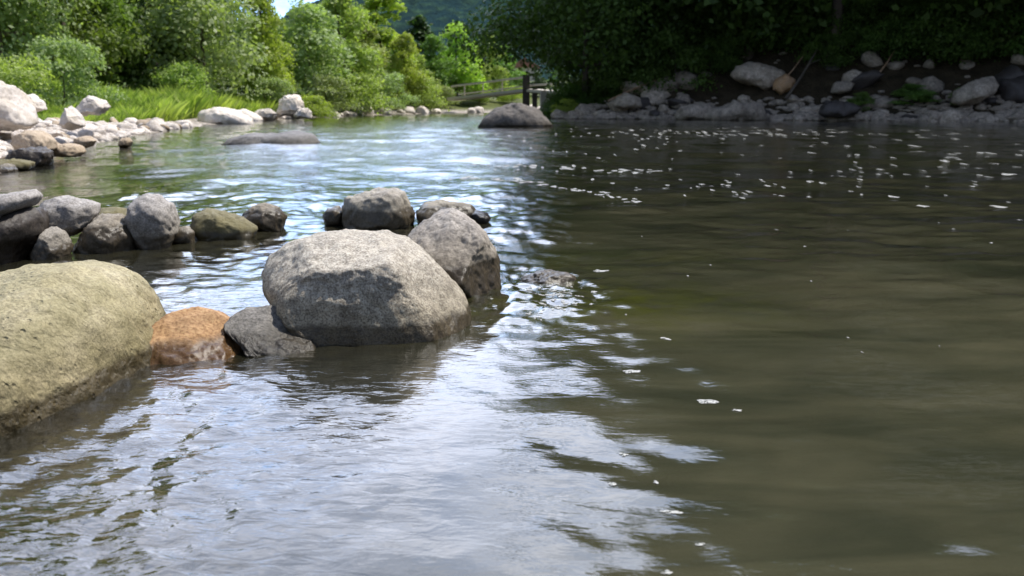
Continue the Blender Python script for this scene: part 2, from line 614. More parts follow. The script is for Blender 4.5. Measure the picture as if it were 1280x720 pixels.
wx, wy, wf, na = polar_grid(.5, 130, 1.0085, 44, 760)
wsd, _s = river_sd(wx, wy)
wz = wave_h(wx, wy)
rr = np.hypot(wx, wy)
back = (wy < 0)
wz = np.where(back, 0, wz)
clear = np.exp(-((wx + 1.5) / 1.25) ** 2 - ((wy - 2.2) / 1.6) ** 2) * .72 * (1 - cur_mask(wx, wy))
clear = np.maximum(clear, .25 * (1 - cur_mask(wx, wy)) * smooth01((7 - wy) / 3))
clear = np.maximum(clear, .4 * smooth01(1 + wsd / .6))
algae = np.exp(-((wx - KX - .12) / .55) ** 2 - ((wy - KY + .45) / .38) ** 2) * .9
algae += .45 * np.exp(-((wx - KX - .1) / .8) ** 2 - ((wy - KY - .6) / .35) ** 2)
finev = .28 + .72 * smooth01((-wx - .05) / .5) * smooth01((5 - wy) / 2)
finev = finev * (1 - cur_mask(wx, wy)) + .16 * cur_mask(wx, wy)
keep = (wsd[wf] < .8).any(axis=1)
wat = mesh_np('water', np.stack([wx, wy, wz], -1), wf[keep], water_mat(),
              attr={'cur': cur_mask(wx, wy), 'clear': clear, 'algae': np.clip(algae, 0, 1), 'dist': rr, 'fine': finev})
tag(wat, kind='structure')

# ------------------------------------------------------------------ rocks
ICO = {}


def ico(sub):
    if sub not in ICO:
        bm = bmesh.new()
        bmesh.ops.create_icosphere(bm, subdivisions=sub, radius=1)
        V = np.array([v.co[:] for v in bm.verts])
        Fc = np.array([[v.index for v in f.verts] for f in bm.faces])
        bm.free()
        ICO[sub] = (V, Fc)
    return ICO[sub]


def noise_np(V, freq, seed, octs=4, lac=2.1, gain=.5):
    """vectorised sum of random-direction waves warped by each other: a cheap smooth 3-D noise"""
    off = Vector((seed * 13.7, seed * 7.1, seed * 3.3))
    out = np.empty(len(V))
    for i, v in enumerate(V):
        out[i] = noise.fractal(Vector(v) * freq + off, gain, lac, octs)
    return out


def facet(V, seed, n=8, lo=.78, hi=.95, soft=.85):
    """cut a unit-ish ball with random planes for broken faces"""
    r = np.random.default_rng(seed)
    V = V.copy()
    for _ in range(n):
        d = r.standard_normal(3)
        d /= np.linalg.norm(d)
        off = r.uniform(lo, hi)
        s = V @ d - off
        V = V - np.outer(np.where(s > 0, s * soft, 0), d)
    return V


def stone_mesh(name, mat, seed, sub=3, n=9, lo=.6, hi=.9, rough=.10, flat=1.0):
    V, Fc = ico(sub)
    V = facet(V, seed, n, lo, hi, .9)
    nz = noise_np(V, 1.6, seed, 4)
    V = V * (1 + rough * nz)[:, None]
    V[:, 2] *= flat
    return mesh_np(name, V, Fc, mat, link=False)


def rock(name, label, cat, pts, Y, D, mat, seed=0, sub=5, facets=5, lo=.86, hi=.97, rough=.035, k=.8, shear=.15,
         zmin=None, group=None, ridge=None, bulge=0.0, planes=(), crack=.02, fit=None, sharp=.0005, pnz=.035):
    """a rock whose outline (from the pixel polygon at depth Y) is inflated to a solid of half depth D"""
    P = [at(x, y, fit or Y) for x, y in pts]
    xs = np.array([p.x for p in P])
    zs = np.array([p.z for p in P])
    if zmin is not None:                      # carry the outline on below the water to the bed
        zs = np.where(zs <= max(.02, zmin), zmin, zs)
    cx = (xs.min() + xs.max()) / 2
    cz = (zs.min() + zs.max()) / 2
    m = len(xs)
    V, Fc = ico(sub)
    V = facet(V, seed + 100, facets + (5 if facets > 1 else 0), lo - .05, hi - .01, .93)
    pn = noise_np(V, 2.3, seed + 31, 3) if planes else None
    for (nx, ny, nz_, off) in planes:
        d = np.array([nx, ny, nz_], float)
        d /= np.linalg.norm(d)
        q = V @ d - off + pnz * pn
        V = V - np.outer(.5 * (q + np.sqrt(q * q + sharp)) * .97, d)
    th = np.arctan2(V[:, 2], V[:, 0])
    # radial function of the polygon
    tt = np.linspace(-math.pi, math.pi, 361)
    rad = np.zeros(361)
    for a in range(361):
        dx, dz = math.cos(tt[a]), math.sin(tt[a])
        best = 0
        for i in range(m):
            x1, z1, x2, z2 = xs[i] - cx, zs[i] - cz, xs[(i + 1) % m] - cx, zs[(i + 1) % m] - cz
            den = dx * (z2 - z1) - dz * (x2 - x1)
            if abs(den) < 1e-9:
                continue
            t = (x1 * (z2 - z1) - z1 * (x2 - x1)) / den
            u = (x1 * dz - z1 * dx) / den
            if t > 0 and -1e-6 <= u <= 1 + 1e-6:
                best = max(best, t)
        rad[a] = best
    ker = np.hanning(9)
    ker /= ker.sum()
    rad = np.convolve(np.concatenate([rad[-9:-1], rad, rad[1:9]]), ker, 'same')[8:-8]
    r = np.interp(th, tt, rad)
    rho = np.hypot(V[:, 0], V[:, 2])
    rk = np.clip(rho, 0, 1.2) ** k
    W = np.empty_like(V)
    W[:, 0] = r * rk * np.cos(th)
    W[:, 2] = r * rk * np.sin(th)
    W[:, 1] = V[:, 1] * D + shear * W[:, 2]
    if bulge:
        W[:, 1] -= bulge * D * np.clip(-W[:, 2] / rad.mean(), 0, 1) * (V[:, 1] < 0)
    size = float(rad.mean())
    nz = noise_np(W, 1.1 / size, seed, 5)
    nz2 = noise_np(W, 4.5 / size, seed + 5, 4)
    Nn = W / (np.linalg.norm(W, axis=1)[:, None] + 1e-6)
    W = W + Nn * (size * (rough * 1.3 * nz + rough * .6 * nz2))[:, None]
    if crack:
        n3 = noise_np(W * (1, 1, 1.6), 1.5 / size, seed + 9, 3)
        msk = np.clip(nz * 2 + .5, 0, 1)
        W = W - Nn * (size * crack * np.exp(-(n3 / .035) ** 2) * msk)[:, None]
        # low ledges: terraces in the noise
        st = np.floor(nz * 5 + .5 * n3)
        W = W + Nn * (size * .006 * st)[:, None]
    if ridge:
        # raised crest along a line in the outline plane: (x0,z0,x1,z1) px
        A = at(ridge[0], ridge[1], Y)
        B = at(ridge[2], ridge[3], Y)
        ax, az_, bx, bz = A.x - cx, A.z - cz, B.x - cx, B.z - cz
        dx, dz = bx - ax, bz - az_
        L = math.hypot(dx, dz)
        s = ((W[:, 0] - ax) * dz - (W[:, 2] - az_) * dx) / L
        fr = W[:, 1] < 0
        W[:, 1] -= np.where(fr, ridge[4] * size * np.exp(-np.abs(s) / (.16 * size)), 0)
    o = mesh_np(name, W, Fc, mat)
    o.location = (cx, Y, cz)
    tag(o, label, cat, group)
    return o


rock('boulder', 'big yellow green mossy boulder cut by the left picture edge in the foreground', 'boulder',
     [(85, 323), (40, 328), (0, 340), (-50, 358), (-95, 400), (-120, 480), (-110, 560), (-80, 600), (40, 600), (140, 570), (203, 530), (212, 495),
      (211, 450), (200, 408), (182, 375), (152, 344), (120, 327)], 2.46, .76, M['mossy'], 3, 6, 0, .96, .99, .014, .74,
     .16, planes=[(.1, -1, -.18, .64), (.05, -.75, .7, .80), (.8, -.6, .1, .93)], crack=.006, fit=2.72, sharp=.008)
rock('boulder', 'rusty orange stone wedged between the mossy boulder and the dark slab', 'rock',
     [(200, 400), (215, 389), (240, 385), (264, 391), (286, 404), (308, 424), (320, 447), (314, 475), (300, 500), (220, 505),
      (200, 480), (198, 440)], 2.74, .24, M['orange'], 8, 6, 0, .96, .98, .014, .7, .2, planes=[(.15, -.7, .7, .52), (0, -.95, -.3, .7), (.7, -.3, .5, .75)], crack=.025, fit=2.8)
rock('boulder', 'slanting blue grey slab leaning between the orange stone and the big grey boulder', 'rock',
     [(280, 403), (298, 390), (328, 387), (356, 399), (382, 415), (398, 435), (402, 460), (390, 485), (330, 485),
      (318, 440), (305, 422), (290, 413)], 2.80, .15, M['slate'], 12, 6, 0, .93, .97, .018, .7, .3, planes=[(.25, -.6, .75, .42), (.1, -.9, -.45, .6)], crack=.03)
rock('boulder', 'largest grey granite boulder with speckled face in the middle of the stone line', 'boulder',
     [(312, 352), (318, 328), (346, 307), (385, 296), (425, 292), (470, 294), (503, 304), (532, 325), (560, 350),
      (585, 377), (592, 400), (588, 425), (570, 450), (500, 472), (430, 470), (385, 442), (362, 408), (343, 392), (325, 376)],
     3.12, .56, M['granite'], 21, 6, 0, .96, .99, .016, .74, .22,
     planes=[(.10, -1, -.06, .50), (-.82, -.62, .12, .66), (.75, -.65, .1, .76), (-.05, -.45, .9, .84)], crack=.012, fit=3.17, sharp=.003, pnz=.018)
rock('boulder', 'grey boulder with dark wet foot leaning behind the largest granite boulder', 'boulder',
     [(500, 306), (518, 285), (542, 268), (562, 264), (582, 273), (605, 293), (620, 314), (626, 345), (624, 380),
      (600, 400), (540, 400), (510, 350)], 3.75, .34, M['greywet'], 33, 6, 1, .93, .98, .025, .72, .2, planes=[(-.1, -.8, .6, .6), (.7, -.7, -.1, .7), (.1, -.8, -.6, .7)])
rock('boulder', 'flat topped grey stone with hollow dark foot standing in the pool', 'rock',
     [(428, 262), (434, 243), (458, 238), (488, 235), (506, 239), (511, 253), (517, 268), (512, 290), (440, 292), (428, 278)],
     5.75, .26, M['caved'], 41, 5, 8, .8, .95, .06, .62, .1)
rock('boulder', 'small grey stone left of the flat topped stone in the pool', 'rock',
     [(403, 270), (410, 259), (424, 255), (433, 266), (430, 282), (408, 284)], 5.75, .10, M['caved'], 42, 4, 6, .8, .95, .06, .7)
rock('boulder', 'low flat grey slab right of the flat topped stone in the pool', 'rock',
     [(514, 264), (528, 254), (558, 250), (588, 254), (598, 264), (596, 282), (520, 284)], 5.9, .24, M['caved'], 43, 5, 7,
     .8, .95, .05, .7)
rock('boulder', 'little dark wet stone off the right end of the low slab', 'rock',
     [(584, 270), (594, 263), (608, 266), (614, 273), (608, 282), (590, 282)], 5.8, .10, M['dark'], 44, 4, 5, .8, .95, .06, .7)
# left chain
rock('boulder', 'dark damp boulder under the tilted slab at the left picture edge', 'boulder',
     [(-45, 280), (-10, 268), (20, 262), (45, 256), (55, 272), (52, 290), (42, 320), (30, 345), (-50, 350)], 4.5, .30, M['dark'], 51,
     5, 4, .86, .96, .04, .75)
rock('boulder', 'tilted grey slab lying on top of the dark damp boulder', 'rock',
     [(-40, 262), (-20, 245), (10, 240), (36, 238), (43, 246), (36, 258), (10, 272), (-20, 280), (-40, 278)], 4.45, .20,
     M['grey'], 52, 5, 7, .8, .95, .05, .68, .5)
rock('boulder', 'blunt speckled grey stone perched on top of the stone row', 'rock',
     [(50, 262), (56, 248), (72, 245), (98, 248), (119, 255), (121, 266), (112, 284), (95, 294), (74, 292), (58, 280)],
     4.85, .17, M['grey'], 53, 5, 6, .82, .95, .04, .68, .2)
rock('boulder', 'small angular grey stone below the perched speckled stone', 'rock',
     [(40, 326), (48, 298), (60, 284), (74, 292), (88, 310), (84, 330), (60, 335)], 4.55, .13, M['grey'], 54, 5, 7, .78, .93, .05, .7)
rock('boulder', 'rounded grey stone left of the upright stone in the row', 'rock',
     [(96, 310), (108, 282), (124, 268), (146, 269), (162, 284), (170, 302), (168, 328), (105, 330)], 4.8, .20, M['greywet'],
     55, 5, 6, .82, .95, .05, .7)
rock('boulder', 'pale mossy block behind the rounded grey stone', 'rock',
     [(112, 275), (118, 261), (138, 258), (156, 260), (162, 274), (160, 298), (118, 298)], 5.15, .13, M['mossgrey'], 56, 4, 7, .8, .95,
     .04, .65)
rock('boulder', 'upright blunt grey stone at the right end of the left stone row', 'rock',
     [(160, 266), (165, 250), (180, 243), (197, 244), (212, 255), (219, 270), (222, 290), (214, 318), (180, 318),
      (168, 300)], 4.9, .17, M['grey'], 57, 5, 7, .82, .95, .05, .68, .15)
rock('boulder', 'low olive brown algae stone standing in the ripples', 'rock',
     [(238, 284), (243, 268), (256, 262), (275, 265), (300, 273), (322, 284), (320, 304), (244, 306)], 5.2, .16,
     M['mossgrey'], 58, 5, 6, .82, .95, .05, .7)
rock('boulder', 'brownish grey stone right behind the olive algae stone', 'rock',
     [(302, 270), (312, 259), (328, 254), (344, 258), (358, 272), (356, 290), (306, 292)], 5.5, .15, M['greywet'], 59, 5, 6,
     .8, .95, .05, .7)
rock('boulder', 'smallest pale stone between the upright stone and the olive algae stone', 'rock',
     [(214, 298), (220, 284), (232, 281), (243, 290), (244, 306), (216, 308)], 5.0, .08, M['grey'], 60, 4, 5, .8, .95, .05, .7)
rock('boulder', 'ribbed wet stone barely awash beside the current edge', 'rock',
     [(636, 362), (652, 345), (672, 341), (694, 336), (714, 340), (722, 352), (716, 372), (650, 374)], 3.9, .14, M['greywet'], 61, 5,
     8, .75, .93, .09, .7)
rock('boulder', 'domed dark grey boulder in mid river in front of the footbridge', 'boulder',
     [(594, 160), (602, 147), (614, 137), (632, 130), (652, 129), (668, 134), (680, 145), (690, 156), (690, 170), (596, 170)], 29.5, .9,
     M['hump'], 62, 5, 5, .86, .96, .04, .8)
rock('boulder', 'low smooth purple grey stone awash in the pool near the gravel bank', 'rock',
     [(274, 186), (290, 172), (315, 166), (345, 167), (368, 163), (392, 168), (402, 182), (402, 196), (276, 198)], 16.6, .8, M['slate'],
     63, 5, 3, .9, .97, .03, .8, 0)
# left bank heroes
LB = [
    ('blackish wet boulder at the water edge of the gravel bank', 'dark', [(12, 206), (16, 190), (32, 181), (50, 184), (64, 188), (66, 202), (60, 214), (16, 214)], 11.2, .30),
    ('flat olive stone in front of the blackish wet boulder', 'mossgrey', [(-12, 206), (0, 199), (22, 198), (42, 203), (44, 212), (-12, 214)], 10.6, .25),
    ('small rounded grey stone at the left picture edge by the water', 'grey', [(-15, 216), (-8, 208), (8, 205), (22, 211), (24, 222), (-14, 224)], 10.2, .2),
    ('broad tan boulder above the blackish wet boulder', 'tan', [(14, 182), (18, 168), (34, 162), (56, 164), (68, 176), (66, 188), (30, 192)], 12.2, .35),
    ('flat tan slab at the water edge right of the blackish boulder', 'tan', [(60, 190), (64, 180), (82, 179), (98, 182), (104, 190), (100, 196), (64, 196)], 12.6, .3),
    ('rounded boulder with dark underside above the gravel slope', 'pale', [(97, 138), (104, 125), (114, 119), (128, 124), (137, 134), (130, 144), (104, 146)], 18.5, .35),
    ('big whitish boulder at the upper left of the gravel bank', 'pale', [(-40, 135), (-20, 108), (2, 104), (20, 118), (34, 136), (44, 158), (-40, 165)], 14.0, .6),
    ('pinkish pointed boulder behind the whitish boulder', 'pale', [(26, 134), (32, 120), (40, 116), (50, 126), (56, 138), (30, 142)], 18., .3),
    ('brown shaded stone with flat top in the gravel near the water', 'tan', [(93, 182), (96, 172), (110, 170), (118, 176), (114, 184), (100, 186)], 14.2, .2),
    ('lone small stone at the tip of the gravel slope', 'tan', [(148, 182), (152, 173), (160, 171), (166, 177), (164, 184), (150, 186)], 15.8, .15),
    ('pale leaning triangular stone on the gravel slope', 'pale', [(76, 158), (80, 140), (86, 130), (98, 144), (106, 158), (90, 164)], 16., .3),
    ('long pale brown slab on the far shore left of the square block', 'pale', [(248, 152), (252, 138), (270, 134), (292, 137), (318, 148), (322, 158), (252, 160)], 33.5, .8),
    ('square pale block standing on the far shore', 'pale', [(345, 142), (346, 126), (356, 117), (374, 117), (379, 128), (378, 146), (350, 148)], 41., .5),
    ('low pale stone right of the square block', 'pale', [(368, 144), (372, 136), (384, 134), (391, 140), (390, 148), (370, 149)], 39., .4),
    ('low flat stone left of the square block', 'pale', [(320, 143), (326, 136), (338, 136), (346, 142), (340, 148), (322, 148)], 39., .4),
]
for i, (lab, mt, pts, Y, D) in enumerate(LB):
    rock('rock', lab, 'rock', pts, Y, D, M[mt], 70 + i, 5, 11, .76, .93, .07, .72, .2)
RB = [
    ('low wide pale grey boulder at the foot of the shaded right bank', 'shade', [(874, 148), (884, 138), (905, 132), (918, 124), (928, 128), (950, 128), (960, 140), (962, 152), (878, 153)], 40., .8),
    ('brownish low boulder left of the wide pale boulder on the right bank', 'shade', [(842, 146), (850, 134), (866, 130), (888, 129), (894, 138), (890, 152), (846, 152)], 40.6, .7),
    ('large cracked pale rock high on the shaded right bank', 'shade', [(914, 95), (920, 82), (940, 77), (962, 80), (980, 90), (978, 104), (960, 112), (938, 108), (918, 100)], 43.5, 1.0),
    ('round black wet boulder among pale stones on the right bank', 'dark', [(1022, 142), (1028, 131), (1046, 124), (1064, 128), (1076, 134), (1070, 142), (1050, 147), (1030, 147)], 38.6, .6),
    ('tilted flat slab leaning up at the right end of the bank', 'shade', [(1186, 130), (1196, 114), (1216, 102), (1246, 93), (1250, 104), (1236, 120), (1214, 130), (1190, 134)], 38., .8),
    ('small pale rock on the dark slope above the black boulder', 'shade', [(1038, 116), (1042, 104), (1056, 100), (1070, 104), (1064, 113), (1048, 118)], 41., .5),
    ('rusty orange earth rock beside the leaning branch', 'orange', [(964, 112), (970, 98), (982, 92), (994, 100), (990, 114), (974, 118)], 42.5, .5),
    ('brown boulder half hidden in shade near the bank corner', 'shade', [(764, 132), (770, 120), (784, 115), (800, 122), (802, 134), (780, 138)], 43., .6),
    ('dark stone block above the right end slab', 'dark', [(1246, 128), (1250, 100), (1272, 92), (1300, 96), (1300, 130), (1262, 134)], 38.6, 1.0),
]
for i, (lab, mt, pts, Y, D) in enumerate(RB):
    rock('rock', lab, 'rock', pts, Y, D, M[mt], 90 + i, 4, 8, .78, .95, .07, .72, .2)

# submerged stones
SUB = [
    ('brown stone under the water in front of the mossy boulder', onw(150, 590), (.24, .15, .11), -.15),
    ('olive stone under the water beside the mossy boulder', onw(205, 520), (.10, .13, .12), -.12),
    ('flat brown stone under the water below the largest granite boulder', onw(420, 492), (.22, .16, .08), -.14),
    ('smaller sunken stone in the shadow of the largest granite boulder', onw(510, 470), (.14, .1, .07), -.15),
    ('dark sunken stone at the lower left under the water', onw(60, 640), (.2, .14, .08), -.2),
    ('algae covered sunken stone in the current beside the awash stone', onw(730, 390), (.30, .2, .10), -.13),
]
for i, (lab, p, s, z) in enumerate(SUB):
    o = bpy.data.objects.new('sunken_stone', stone_mesh('sunken_stone', M['sub'], 200 + i, 4, 6, .7, .95, .08))
    COL.objects.link(o)
    o.location = (p.x, p.y, z)
    o.scale = s
    o.rotation_euler = (0, 0, random.uniform(0, 6))
    tag(o, lab, 'rock')

# loose bank stones
ST = {k: [stone_mesh('bank_stone', M[k], 300 + 10 * j + n, 3, 10, .55, .9, .12) for n in range(5)]
      for j, k in enumerate(('pale', 'tan', 'shade', 'dark'))}


def scatter_stone(x, y, s, kind, label, group, sink=.25):
    me = random.choice(ST[kind])
    o = bpy.data.objects.new('bank_stone', me)
    COL.objects.link(o)
    sx, sy, sz = s * random.uniform(.75, 1.4), s * random.uniform(.75, 1.25), s * random.uniform(.45, .85)
    o.scale = (sx, sy, sz)
    o.location = (x, y, max(gz(x, y), -.05) + sz * (1 - 2 * sink) * .6)
    o.rotation_euler = (random.uniform(-.35, .35), random.uniform(-.35, .35), random.uniform(0, 6.3))
    tag(o, label, 'stone', group)


# where the left bank's water edge runs
def edge_x(y):
    return float(np.interp(y, RIV[:15, 1], RIV[:15, 0]))


n = 0
while n < 150:
    y = 9.5 + 20 * random.random() ** 1.3
    d = random.random() ** 1.2 * (5.5 if y < 20 else 2.6)
    x = edge_x(y) - d + .15
    pxx = 640 + x / y * F
    if pxx < -60 or pxx > 345:
        continue
    s = random.uniform(.06, .17) * (1 + .25 * (y / 12 - 1)) * (1.7 if random.random() < .12 else 1)
    scatter_stone(x, y, s, 'tan' if random.random() < .22 else 'pale',
                  'sun bleached stone lying on the gravel slope of the left bank', 'loose stones of the left gravel bank')
    n += 1
for i in range(45):
    t = random.random()
    y = 37 + 37 * t
    x = edge_x(min(y, 71.9)) if y < 66 else -5 + (y - 66) / 8 * 11 + random.uniform(-1, 1)
    if y >= 66:
        yy = np.interp(x, [-5, 0, 12], [66, 72, 80])
    else:
        yy = y
    scatter_stone(x - .35 * random.random(), yy + random.uniform(0, 1.3), random.uniform(.22, .55), 'pale',
                  'pale stone in the sunlit line along the far shore', 'pale stones along the far shore')
for i in range(105):
    px = random.uniform(690, 1300)
    if 700 < px < 840 and random.random() < .4:
        px += 200
    bx = (px - 640) / F
    # right bank edge
    ys = np.linspace(34, 44, 80)
    sdv, _ = river_sd(bx * ys, ys)
    k = int(np.argmax(sdv > -.05)) if (sdv > -.05).any() else 79
    d = random.random() ** 1.5 * 2.4
    y = ys[k] + d
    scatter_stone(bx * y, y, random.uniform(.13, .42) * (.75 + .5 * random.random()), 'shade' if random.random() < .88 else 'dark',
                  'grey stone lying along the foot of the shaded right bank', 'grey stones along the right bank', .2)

# small pebbles: nobody could count them
def gravel():
    Vb, Fb = ico(1)
    VV, FF = [], []
    c = 0
    while c < 6500:
        y = 8.5 + 22 * random.random() ** 1.2
        d = random.random() * (5.5 if y < 20 else 2.8)
        x = edge_x(y) - d + .1
        s = random.uniform(.03, .085) * (1.6 if random.random() < .15 else 1)
        r_ = np.random.default_rng(c)
        V = Vb * (1 + .25 * r_.standard_normal((len(Vb), 1)) * .6) * (s * r_.uniform(.7, 1.4), s * r_.uniform(.7, 1.4), s * .6)
        FF.append(Fb + len(Vb) * c)
        VV.append(V + (x, y, 0))
        c += 1
    V = np.concatenate(VV)
    cx = V.reshape(c, -1, 3).mean(1)
    z = ground_z(cx[:, 0], cx[:, 1])
    V[:, 2] += np.repeat(z + .01, len(Vb))
    o = mesh_np('gravel', V, np.concatenate(FF), M['pale'], smooth=True)
    tag(o, 'small sun bleached pebbles covering the left bank', 'gravel', kind='stuff')


gravel()


def bank_rubble():
    Vb, Fb = ico(2)
    VV, FF = [], []
    c = 0
    r_ = np.random.default_rng(77)
    ys = np.linspace(33.5, 45, 90)
    while c < 1500:
        px = r_.uniform(690, 1340)
        bx = (px - 640) / F
        sdv, _ = river_sd(bx * ys, ys)
        ok = sdv > -.1
        if not ok.any():
            continue
        y = ys[int(np.argmax(ok))] + r_.random() ** 1.4 * (2.2 if r_.random() < .9 else 6)
        s = r_.uniform(.05, .22) * (1.8 if r_.random() < .1 else 1)
        V = facet(Vb, c, 6, .6, .9, .9) * (s * r_.uniform(.8, 1.6), s * r_.uniform(.7, 1.2), s * r_.uniform(.4, .8))
        VV.append(V + (bx * y, y, 0))
        FF.append(Fb + len(Vb) * c)
        c += 1
    V = np.concatenate(VV)
    cx = V.reshape(c, -1, 3).mean(1)
    V[:, 2] += np.repeat(ground_z(cx[:, 0], cx[:, 1]) + .03, len(Vb))
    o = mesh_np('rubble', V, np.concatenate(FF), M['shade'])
    tag(o, 'small broken grey stones covering the foot of the right bank', 'rubble', kind='stuff')


bank_rubble()

# ------------------------------------------------------------------ foliage


def leaf_cloud(centers, radii, nleaf, size, seed, squash=.8, droop=0.0, shape='shell'):
    """quads scattered in lumpy clumps; returns V,F,attr"""
    r = np.random.default_rng(seed)
    nc = len(centers)
    w = radii ** 2
    idx = r.choice(nc, nleaf, p=w / w.sum())
    d = r.standard_normal((nleaf, 3))
    d /= np.linalg.norm(d, axis=1)[:, None]
    d[:, 2] = np.where(d[:, 2] < -.3, -d[:, 2] * .6, d[:, 2])
    rad = r.uniform(.45, 1.0, nleaf) ** .6 * (1 + .12 * r.standard_normal(nleaf))
    P = centers[idx] + d * (radii[idx] * rad)[:, None] * (1, 1, squash)
    P[:, 2] -= droop * r.random(nleaf) ** 2 * radii[idx]
    nrm = d + .75 * r.standard_normal((nleaf, 3)) + (0, 0, .35)
    nrm /= np.linalg.norm(nrm, axis=1)[:, None]
    a = np.cross(nrm, r.standard_normal((nleaf, 3)))
    a /= np.linalg.norm(a, axis=1)[:, None]
    b = np.cross(nrm, a)
    s = size * r.uniform(.55, 1.35, nleaf)
    a *= s[:, None]
    b *= (s * r.uniform(.45, .8, nleaf))[:, None]
    V = np.stack([P - a, P - b * .9 + a * .1, P + a, P + b], 1).reshape(-1, 3)
    Fq = np.arange(nleaf * 4).reshape(-1, 4)
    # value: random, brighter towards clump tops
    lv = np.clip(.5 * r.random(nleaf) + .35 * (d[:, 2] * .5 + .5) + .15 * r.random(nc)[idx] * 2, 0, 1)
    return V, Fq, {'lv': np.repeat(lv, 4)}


def crown_mesh(name, mat, H, W, base, nclump, nleaf, size, seed, shape='ovoid', droop=0.0):
    r = np.random.default_rng(seed)
    t = r.random(nclump) ** .85
    z = base + (H - base) * t * .93
    if shape == 'ovoid':
        prof = np.sin(np.clip(.12 + .88 * (1 - t), 0, 1) * math.pi * .5) * np.clip(.55 + t * 2.2, 0, 1)
    elif shape == 'over':
        prof = np.sin(np.clip(.22 + t * .78, 0, 1) * math.pi) ** .5 * .95 + .05
    elif shape == 'cone':
        prof = 1.05 * (1 - t) + .08
    elif shape == 'column':
        prof = np.clip(1.25 - t, 0, 1) ** .5 * .9
    else:
        prof = np.sqrt(np.clip(1 - (t * .95) ** 2, 0, 1))
    az = r.uniform(0, 2 * math.pi, nclump)
    rr_ = W * .5 * prof * r.uniform(.35, .95, nclump)
    C = np.stack([rr_ * np.cos(az), rr_ * np.sin(az), z], -1)
    cr = W * r.uniform(.12, .24, nclump) * (.55 + .6 * prof)
    C[:, 2] = np.minimum(C[:, 2], H - cr * .6)
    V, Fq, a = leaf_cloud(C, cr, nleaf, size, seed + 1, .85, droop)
    return mesh_np(name, V, Fq, mat, smooth=False, link=False, attr=a), C


def tube(pts, radii, sides=7):
    VV, FF = [], []
    n_ = len(pts)
    for i, (p, rad) in enumerate(zip(pts, radii)):
        p = Vector(p)
        t = (Vector(pts[min(i + 1, n_ - 1)]) - Vector(pts[max(i - 1, 0)])).normalized()
        u = t.cross(Vector((0.3, 1, .1))).normalized()
        v = t.cross(u)
        for k in range(sides):
            a = 2 * math.pi * k / sides
            VV.append(p + (u * math.cos(a) + v * math.sin(a)) * rad)
    for i in range(n_ - 1):
        for k in range(sides):
            FF.append((i * sides + k, i * sides + (k + 1) % sides, (i + 1) * sides + (k + 1) % sides, (i + 1) * sides + k))
    return np.array([v[:] for v in VV]), np.array(FF)


def merge(parts):
    VV, FF, o = [], [], 0
    for V, Fq in parts:
        VV.append(V)
        FF.append(Fq + o)
        o += len(V)
    return np.concatenate(VV), np.concatenate(FF)


def trunk_mesh(name, H, rad, C, seed, nlimb=9):
    r = random.Random(seed)
    pts = [(0, 0, -.4)] + [(r.uniform(-.02, .02) * H * i / 5, r.uniform(-.02, .02) * H * i / 5, H * .92 * i / 6) for i in range(7)]
    rads = [rad * 1.35] + [rad * (1 - .88 * i / 6) for i in range(7)]
    parts = [tube(pts, rads, 8)]
    for i in range(min(nlimb, len(C))):
        c = C[i]
        z0 = max(H * .15, c[2] - (abs(c[0]) + abs(c[1])) * .6)
        k = z0 / (H * .92)
        a = (0, 0, z0)
        mid = (c[0] * .5, c[1] * .5, z0 + (c[2] - z0) * .35)
        parts.append(tube([a, mid, tuple(c)], [rad * (1 - .85 * min(k, 1)) * .6, rad * .28, rad * .08], 5))
    V, Fq = merge(parts)
    return mesh_np(name, V, Fq, M['bark'], link=False)


PROTO = {}


def proto(kind):
    """unit prototypes (height 1) with crown + trunk meshes"""
    if kind in PROTO:
        return PROTO[kind]
    shape, mat, nleaf, nclump, wid, base, size, droop, seed = KINDS[kind]
    cm, C = crown_mesh('crown', M[mat], 1., wid, base, nclump, nleaf, size, seed, shape, droop)
    tm = trunk_mesh('trunk', 1., .011 if shape == 'over' else .018, C, seed)
    PROTO[kind] = (cm, tm)
    return PROTO[kind]


# heights are 1; width relative
KINDS = {
    'willow': ('ovoid', 'l_greygreen', 9000, 46, .85, .06, .016, .9, 1),
    'willow2': ('ovoid', 'l_greygreen', 9000, 40, .75, .04, .016, .6, 2),
    'birch': ('ovoid', 'l_light', 9000, 44, .62, .08, .015, .6, 3),
    'birch2': ('ovoid', 'l_light', 9000, 38, .72, .05, .016, .3, 4),
    'poplar': ('column', 'l_yellow', 8000, 40, .38, .06, .014, 0, 5),
    'alder': ('ovoid', 'l_mid', 9000, 42, .7, .05, .016, .1, 6),
    'alder2': ('ovoid', 'l_mid', 9000, 42, .6, .10, .015, .2, 7),
    'dark': ('ovoid', 'l_dark', 9000, 40, .75, .05, .017, .1, 8),
    'spruce': ('cone', 'l_dark', 8000, 60, .42, .04, .014, .5, 9),
    'yellow': ('ovoid', 'l_yellow', 9000, 40, .62, .05, .015, .2, 10),
    'bush': ('dome', 'l_light', 5000, 26, 1.5, .1, .03, 0, 11),
    'bush_y': ('dome', 'l_yellow', 5000, 26, 1.4, .1, .03, 0, 12),
    'bush_g': ('dome', 'l_greygreen', 5000, 30, 1.3, .1, .028, 0, 13),
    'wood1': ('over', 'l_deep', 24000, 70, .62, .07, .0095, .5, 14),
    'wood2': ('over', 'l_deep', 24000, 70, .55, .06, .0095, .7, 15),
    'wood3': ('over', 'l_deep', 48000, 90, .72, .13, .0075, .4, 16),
    'tallwillow': ('ovoid', 'l_greygreen', 24000, 80, .5, .04, .0075, .6, 21),
    'talldark': ('ovoid', 'l_mid', 26000, 80, .5, .04, .0075, .2, 22),
    'wbush': ('dome', 'l_deep', 6000, 26, 1.6, .0, .03, .2, 17),
}


